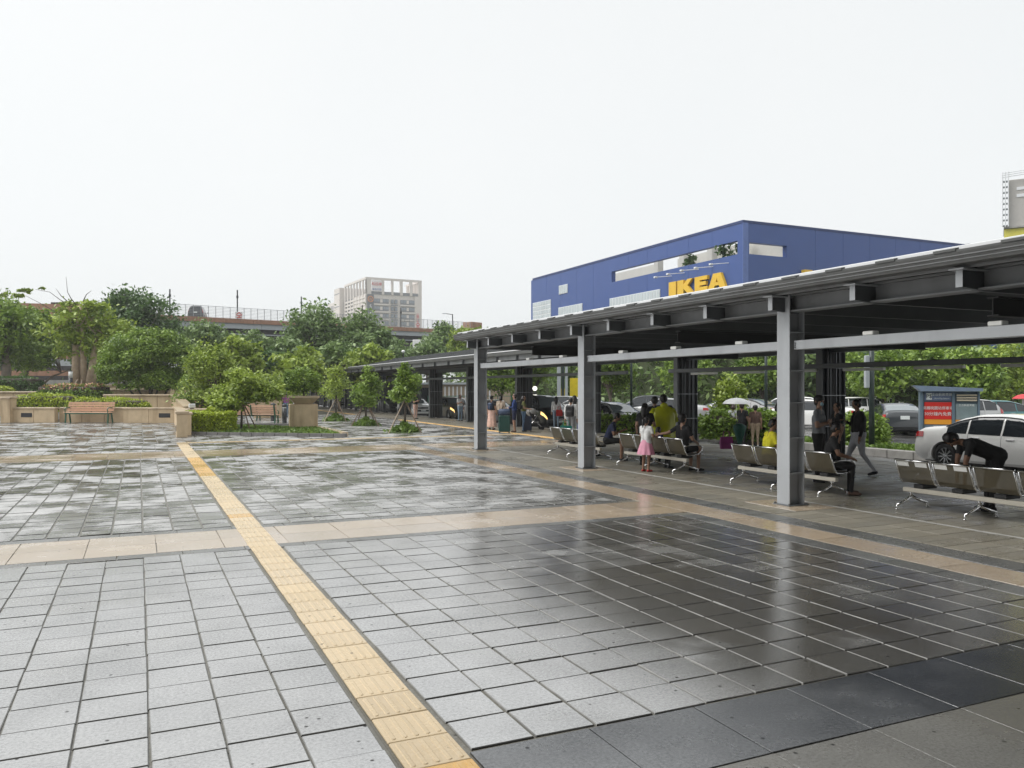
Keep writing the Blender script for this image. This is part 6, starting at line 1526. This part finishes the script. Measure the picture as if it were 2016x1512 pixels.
def umbrella_open(label, x, y, z, R, m):
    t = thing('umbrella', label, 'umbrella', (x, y, z)); n = 8; rings = []
    for i in range(6):
        q = i / 5; rings.append([(R * math.sin(q * 1.35) / math.sin(1.35) * (1 - .05 * q * (1 - abs(math.cos(n * a / 2)))) * math.cos(a), R * math.sin(q * 1.35) / math.sin(1.35) * (1 - .05 * q * (1 - abs(math.cos(n * a / 2)))) * math.sin(a), .36 * R * 1.2 * (math.cos(q * 1.35) - math.cos(1.35)) / (1 - math.cos(1.35))) for a in [2 * PI * j / 48 for j in range(48)]])
    rings[0] = [(.01 * math.cos(2 * PI * j / 48), .01 * math.sin(2 * PI * j / 48), rings[0][0][2]) for j in range(48)]
    MB().loft(rings, cap=False).build('canopy', m, t, smooth=True); MB().tube([(0, 0, -.62), (0, 0, .36 * R * 1.2 + .05)], .008, 6).build('shaft', M_chrome, t); MB().tube([(0, 0, -.62), (0, 0, -.74), (.03, 0, -.78), (.06, 0, -.74)], .013, 6).build('handle', M_trim, t)
    for j in range(n): a = 2 * PI * j / n; MB().bar((0, 0, .36 * R * 1.1), (R * .97 * math.cos(a), R * .97 * math.sin(a), .015), .006, .006).build('rib', M_chrome, t)
ux_, uy_ = W(31.3, (1450 - CX) / FPX * 31.3); umbrella_open('white umbrella held open over the women by the shrub', ux_, uy_, 2 - 30 / FPX * 31.3, .53, leafmat('white_umbrella_cloth', (.82, .83, .85), (.86, .87, .88), .5))
x, y = W(23.4, (1456 - CX) / FPX * 23.4); fu = thing('folded_umbrella', 'dark green folded umbrella hanging point down', 'umbrella', (x, y, 0))
MB().lathe([(.008, .10), (.03, .25), (.09, .55), (.17, .80), (.19, .92), (.10, .98), (.02, 1.0)], 12).build('cloth', mat('green_umbrella_cloth', (.02, .12, .09), rough=.6, var=.3, scale=12), fu, smooth=True); MB().tube([(0, 0, .02), (0, 0, 1.1)], .008, 6).build('shaft', M_trim, fu)
# phones
def phone(label, x, y, z, rz):
    t = thing('mobile_phone', label, 'phone', (x, y, z), rz); MB().bbox(-.037, .037, -.004, .004, -.075, .075, .003).build('case', M_trim, t); MB().box(-.033, .033, -.0055, -.0042, -.068, .068).build('screen', M_cglass, t)
a_ = math.radians(150); phone('dark phone held by the walking man', wx_ + math.cos(a_) * .34, wy_ + math.sin(a_) * .34, 1.20, a_ + PI / 2)
clear_meta()
# ------------------------------------------------------------------ far side of the road: trees, hedge, kiosk, poles, station behind us
M_hcore = mat('hedge_twig_core', (.07, .09, .04), rough=.9, var=.3, scale=1.5)
def row_trees():
    spec = [(985, 70, 700, 775, 50, L_mid), (1050, 62, 690, 768, 52, L_mid), (1130, 78, 690, 775, 55, L_far), (1200, 66, 688, 770, 50, L_mid), (1275, 74, 680, 775, 58, L_far),
            (1345, 62, 690, 772, 52, L_mid), (1420, 70, 680, 775, 62, L_mid), (1500, 60, 690, 770, 56, L_mid), (1580, 68, 680, 775, 62, L_far), (1660, 58, 688, 775, 58, L_mid),
            (1740, 52, 690, 785, 70, L_mid), (1830, 56, 680, 782, 70, L_mid), (1915, 50, 690, 785, 62, L_mid), (1990, 54, 680, 790, 70, L_yel)]
    for i, (px, d, yt, yb, hw, lm) in enumerate(spec):
        std_tree('car_park_tree', f'street tree, {ord_(i)} from the left in the row beyond the parked cars', px, d, yt, yb, hw, 5200, 0.20, lm, 300 + i, gz=-.1, group='trees beyond the car park',
                 trunks=[[(0, 0, 0, .17), (.1, 0, 1.3, .13), (.3 * (-1) ** i, .1, 2.6, .09)], [(0.05, 0, 1.2, .10), (-.5 * (-1) ** i, .2, 2.8, .05)]], bark=M_bark_d if i % 3 else M_bark, k=11)
    back = [(940, 125, L_far), (1100, 105, L_far), (1000, 98, L_mid), (1260, 98, L_far), (1400, 100, L_far), (1520, 92, L_mid), (1640, 95, L_far), (1760, 84, L_far), (1880, 82, L_mid), (2000, 84, L_far)]
    back.sort(key=lambda q: q[0])
    for i, (px, d, lm) in enumerate(back):
        std_tree('car_park_tree', f'dense tree, {ord_(i)} from the left in the rear row before the blue store', px, d, 672, 790, 85, 5200, 0.30, lm, 330 + i, gz=-.1, group='trees in the rear row before the store', k=12)
row_trees()
std_tree('flowering_shrub', 'tall yellow-green shrub beside the white umbrella', 1437, 38, 748, 850, 34, 4200, 0.13, L_yel, 350, cat='shrub', bark=M_bark_d)
a, b_ = W(33.5, (1395 - CX) / FPX * 33.5), W(31.5, (1540 - CX) / FPX * 31.5)
hedge('road_hedge', 'loose green hedge on the verge behind the umbrella group', a, b_, 1.2, -.03, 1.0, 6500, .10, L_mid, 351, fuzz=.09, round_=.4)
a, b_ = W(30.5, (1640 - CX) / FPX * 30.5), W(29.5, (1738 - CX) / FPX * 29.5)
hedge('road_hedge', 'round leafy hedge on the verge behind the walking man', a, b_, 1.1, -.03, .95, 4200, .10, L_mid, 352, fuzz=.09, round_=.4)
a, b_ = W(38, (1120 - CX) / FPX * 38), W(36, (1390 - CX) / FPX * 36)
hedge('road_hedge', 'low hedge on the verge behind the silver minivan', a, b_, 1.0, -.03, .7, 5200, .11, L_mid, 353, fuzz=.08, round_=.3)
hedge('boundary_hedge', 'tall pale hedge in front of the long side of the blue store', W(98, (930 - CX) / FPX * 98), W(63, (1475 - CX) / FPX * 63), 2.0, -.1, 5.4, 9000, .36, L_far, 354, fuzz=.35, core=M_hcore)
hedge('boundary_hedge', 'tall pale hedge in front of the short side of the blue store', W(63, (1476 - CX) / FPX * 63), W(58, (2080 - CX) / FPX * 58), 2.0, -.1, 4.6, 9000, .34, L_far, 355, fuzz=.35, core=M_hcore)
rg = np.random.default_rng(77); n = 9000
gx = np.stack([22.55 + 2.0 * rg.random(n), 8 + 40 * rg.random(n), -.02 + .08 * rg.random(n)], 1)
tag(obj('verge_grass', leaf_mesh('verge_grass', gx, .11, L_grass, 78, up=-.2, aspect=1.5)), 'rough grass on the verge across the road', 'grass', kind='stuff')
# low building and fence seen under the far canopy
fb = thing('site_cabin', 'low tan cabin with green roof beyond the road under the far canopy', 'building', (*W(80, (925 - CX) / FPX * 80), -.1), -YAW)
MB().box(-7, 4, 0, 4, 0, 2.5).build('wall', mat('tan_cabin_wall', (.38, .30, .22), rough=.8), fb); MB().box(-7.2, 4.2, -.3, 4.2, 2.5, 2.7).build('roof', M_gird, fb)
for i in range(12): MB().box(-2.5 + i * .4, -2.38 + i * .4, -.1, -.02, .9, 2.3).build('window_bar', M_rail, fb)
MB().box(-5.5, -3, -.1, -.02, .8, 2.2).build('window', M_cglass, fb)
gf = thing('green_fence', 'green mesh site fence across the road', 'fence', (*W(70, (980 - CX) / FPX * 70), -.1), -YAW)
for i in range(10): MB().bar((i * 1.2 - 6, 0, 0), (i * 1.2 - 6, 0, 1.5), .06, .06).build('fence_post', mat('fence_green', (.05, .25, .18), rough=.5), gf)
for z in (.15, .75, 1.45): MB().bar((-6, .05, z), (4.8, .05, z), .03, .05).build('fence_rail', MATS['fence_green'], gf)
for i in range(54): MB().bar((i * .2 - 6, .09, .1), (i * .2 - 6, .09, 1.45), .012, .012).build('fence_wire', MATS['fence_green'], gf)

# pay kiosk
D = 30.0; x, y = W(D, (1872 - CX) / FPX * D); s = D / FPX
ki = thing('pay_kiosk', 'blue-grey parking pay kiosk with red banner and wedge roof', 'kiosk', (x, y, -.12), -YAW - math.radians(24))
M_kb = mat('kiosk_blue_grey', (.115, .165, .21), rough=.4, var=.05); M_kg = mat('kiosk_glass', (.20, .26, .27), rough=.08, spec=.8)
M_kr = mat('kiosk_red', (.60, .025, .02), rough=.4, var=.02); M_ko = mat('kiosk_orange', (.75, .32, .03), rough=.4, var=.02); M_kbl = mat('kiosk_panel_blue', (.13, .17, .27), rough=.4)
def kx(px): return (px - 1872) * s * .90
def kz(py): return CAMH + (HOR - py) * s + .12
zt_ = kz(771)
MB().bbox(kx(1812), kx(1928), .05, 1.4, 0, zt_, .02).build('body', M_kb, ki)
MB().prism([(kx(1797), kz(758.5)), (kx(1932), kz(764.5)), (kx(1932), kz(770.5)), (kx(1813), kz(770.5))], -.25, 1.7, axis='y').build('roof', mat('kiosk_roof', (.17, .22, .30), rough=.3), ki)
for a, w_ in ((1816, 5), (1877, 6), (1925, 4)): MB().bbox(kx(a - w_ / 2), kx(a + w_ / 2), -.05, .049, 0, zt_ - .005, .01).build('frame_post', M_kb, ki)
def panel(nm, a, b_, t_, bt, m_, parent=ki, y0=-.01): return MB().bbox(kx(a), kx(b_), y0, .048, kz(bt), kz(t_), .006).build(nm, m_, parent)
pt = panel('title_panel', 1820, 1873, 772, 789, M_kbl); pd = panel('red_banner', 1820, 1873.5, 792, 826, M_kr); panel('orange_strip', 1820, 1873.5, 826.3, 836, M_ko)
panel('counter', 1820, 1873.5, 837, 872, M_kb); panel('glass_pane', 1881, 1922.5, 795, 826, M_kg); panel('orange_strip', 1881, 1922.5, 826.3, 836, M_ko); panel('counter', 1881, 1922.5, 837, 872, M_kb)
MB().box(kx(1838), kx(1852), -.03, -.011, kz(849), kz(839)).build('notice', M_plate, ki)
rt = (math.radians(90), 0, 0)
pq = MB().box(kx(1824), kx(1835), -.022, -.011, kz(787), kz(774)).build('parking_symbol', M_plate, pt)
lettering('P$', .19, M_trim, pq, (kx(1829.5), -.026, kz(780.5)), rt)
lettering('全自動繳費機', .112, M_plate, pt, (kx(1854.5), -.014, kz(777)), rt); lettering('Auto-Pay Station', .072, M_plate, pt, (kx(1854.5), -.014, kz(784.5)), rt)
lettering('高鐵桃園站停車場', .134, M_plate, pd, (kx(1846.8), -.016, kz(804)), rt, sx=.94); lettering('30分鐘內免費', .150, M_plate, pd, (kx(1846.8), -.016, kz(815.5)), rt)
lettering('全自動繳費機', .085, M_plate, ki, (kx(1902), -.016, kz(798)), rt)
for k in range(3): MB().bbox(kx(1883), kx(1922), -.06, .04, kz(778 + k * 5 + 1.6), kz(778 + k * 5 - 1.6), .01).build('louvre_slat', mat('kiosk_louvre', (.52, .46, .35), rough=.5), ki)
# poles
def pole(name, label, px, d, ytop, r, head=None, gz=-.1):
    x, y = W(d, (px - CX) / FPX * d); t = thing(name, label, 'pole', (x, y, gz), -YAW); h = CAMH + (HOR - ytop) / FPX * d - gz
    MB().tube([(0, 0, 0), (0, 0, h)], [r * 1.15, r], 10).build('pole', M_pole, t, smooth=True); MB().lathe([(r * 2.6, 0), (r * 2.6, .06), (r * 1.4, .1)], 10).build('base', M_pole, t)
    return t, h
M_pole = mat('dark_green_pole', (.03, .045, .042), rough=.4)
t, h = pole('lamp_post', 'dark lamp post carrying a grey control box behind the walking man', 1716, 28, 640, .085)
MB().bbox(-.24, -.09, -.08, .08, CAMH + (HOR - 764) / FPX * 28 + .1, CAMH + (HOR - 700) / FPX * 28 + .1, .02).build('control_box', M_gird, t)
MB().tube([(-.1, 0, CAMH + .45), (.02, 0, CAMH + .45)], .03, 6).build('bracket', M_rail, t)
pole('sign_post', 'thin dark post behind the woman in black', 1243, 44, 640, .06); pole('sign_post', 'thin dark green post left of the nearest column', 1508, 40, 640, .07)
t, h = pole('lamp_post', 'pale twin pole with banners beyond the black people carrier', 1108, 60, 640, .10)
MB().bbox(-.42, -.15, -.08, .08, .9, h - .2, .02).bbox(.16, .36, -.08, .08, .9, h - .2, .02).build('banner_box', M_gird, t)
t, h = pole('globe_lamp', 'globe lamp glowing white between the posts', 1053, 50, 768, .05)
MB().ball((0, 0, h + .10), .14, n=14, m=10).build('globe', mat('lit_globe', (1, .97, .9), emit=1.0, emit_col=(1, .97, .88)), t, smooth=True)
sg = thing('yellow_sign', 'bright yellow sign boards beyond the people carrier', 'sign', (*W(62, (1122 - CX) / FPX * 62), -.1), -YAW)
for a, b_, z0, z1 in ((-.75, -.2, .9, 2.1), (.0, .7, 1.0, 2.9)): 
    MB().bbox(a, b_, 0, .08, z0, z1, .01).build('board', mat('board_yellow', (.80, .62, .02), rough=.5), sg); MB().bar(((a + b_) / 2, .12, 0), ((a + b_) / 2, .12, z1), .06, .06).build('post', M_pole, sg)
pa = thing('parasol', 'red parasol at the right edge behind the parked cars', 'parasol', (*W(46, (2014 - CX) / FPX * 46), -.13))
MB().tube([(0, 0, 0), (0, 0, 1.8)], .03, 6).build('pole', M_rail, pa); MB().lathe([(.55, 1.55), (.54, 1.58), (.3, 1.75), (.02, 1.82)], 8).build('canopy', mat('red_fabric', (.55, .06, .07), rough=.7), pa)
# globe lamps among the trees at the left
for px, py, d, lab in ((457, 676, 72, 'white globe lamp above the yellow-green lawn tree'), (600, 690, 74, 'white globe lamp above the urn planter shrub'), (794, 692, 72, 'white globe lamp above the far canopy roof')):
    x, y = W(d, (px - CX) / FPX * d); z = CAMH + (HOR - py) / FPX * d; t = thing('globe_lamp', lab, 'lamp', (x, y, 0), 0, 'white globe lamps in the garden')
    MB().tube([(0, 0, 0), (0, 0, z - .1)], .06, 8).build('post', M_bollard, t); MB().ball((0, 0, z), (.17), .17, .13, n=12, m=8).build('globe', M_glow, t, smooth=True)
# small box lorry parked under the overpass
bx_ = thing('box_trailer', 'white box trailer under the overpass above the far canopy', 'trailer', (*W(118, (838 - CX) / FPX * 118), 0), -YAW)
MB().bbox(-1.9, 1.9, 0, 2, 7.6, 9.1, .05).build('box', P_white, bx_); MB().box(-2.4, 2.4, -.2, 2.4, 7.2, 7.58).build('deck', M_conc, bx_)
for dx in (-2, 2): MB().bbox(dx - .2, dx + .2, .8, 1.2, 0, 7.19, .03).build('pier', M_conc, bx_)

# the station hall stands behind the camera: its wall and deep roof shade the near end of the platform
sh = thing('station_building', 'tall station hall with deep flat roof behind the viewer', 'building', (0, 0, 0))
M_hall = mat('station_hall_cladding', (.11, .115, .12), rough=.6, var=.1, scale=.3)
MB().box(-60, 12, -26, -9, -.1, 17).build('wall', M_hall, sh); MB().box(-60, 12, -9, 3.8, 8.5, 11.5).build('roof', M_hall, sh)
for k in range(6): MB().box(-50 + k * 10, -47 + k * 10, -8.99, -8.9, 0, 4.5).build('door_opening', M_cglass, sh)
# ------------------------------------------------------------------ rain haze
hz = MB().box(-260, 420, -60, 620, -1.3, 62).build('haze', None)
hz.data.materials.clear(); hm = bpy.data.materials.new('rain_haze'); hm.use_nodes = True; hn = hm.node_tree; hn.nodes.clear()
ho = hn.nodes.new('ShaderNodeOutputMaterial'); hv_ = hn.nodes.new('ShaderNodeVolumePrincipled')
hv_.inputs['Color'].default_value = (0.93, 0.95, 0.97, 1); hv_.inputs['Density'].default_value = 0.00042; hv_.inputs['Anisotropy'].default_value = 0.2
hn.links.new(hv_.outputs[0], ho.inputs['Volume']); hz.data.materials.append(hm)
tag(hz, 'thin rain haze filling the air over the plaza', 'haze', kind='stuff')
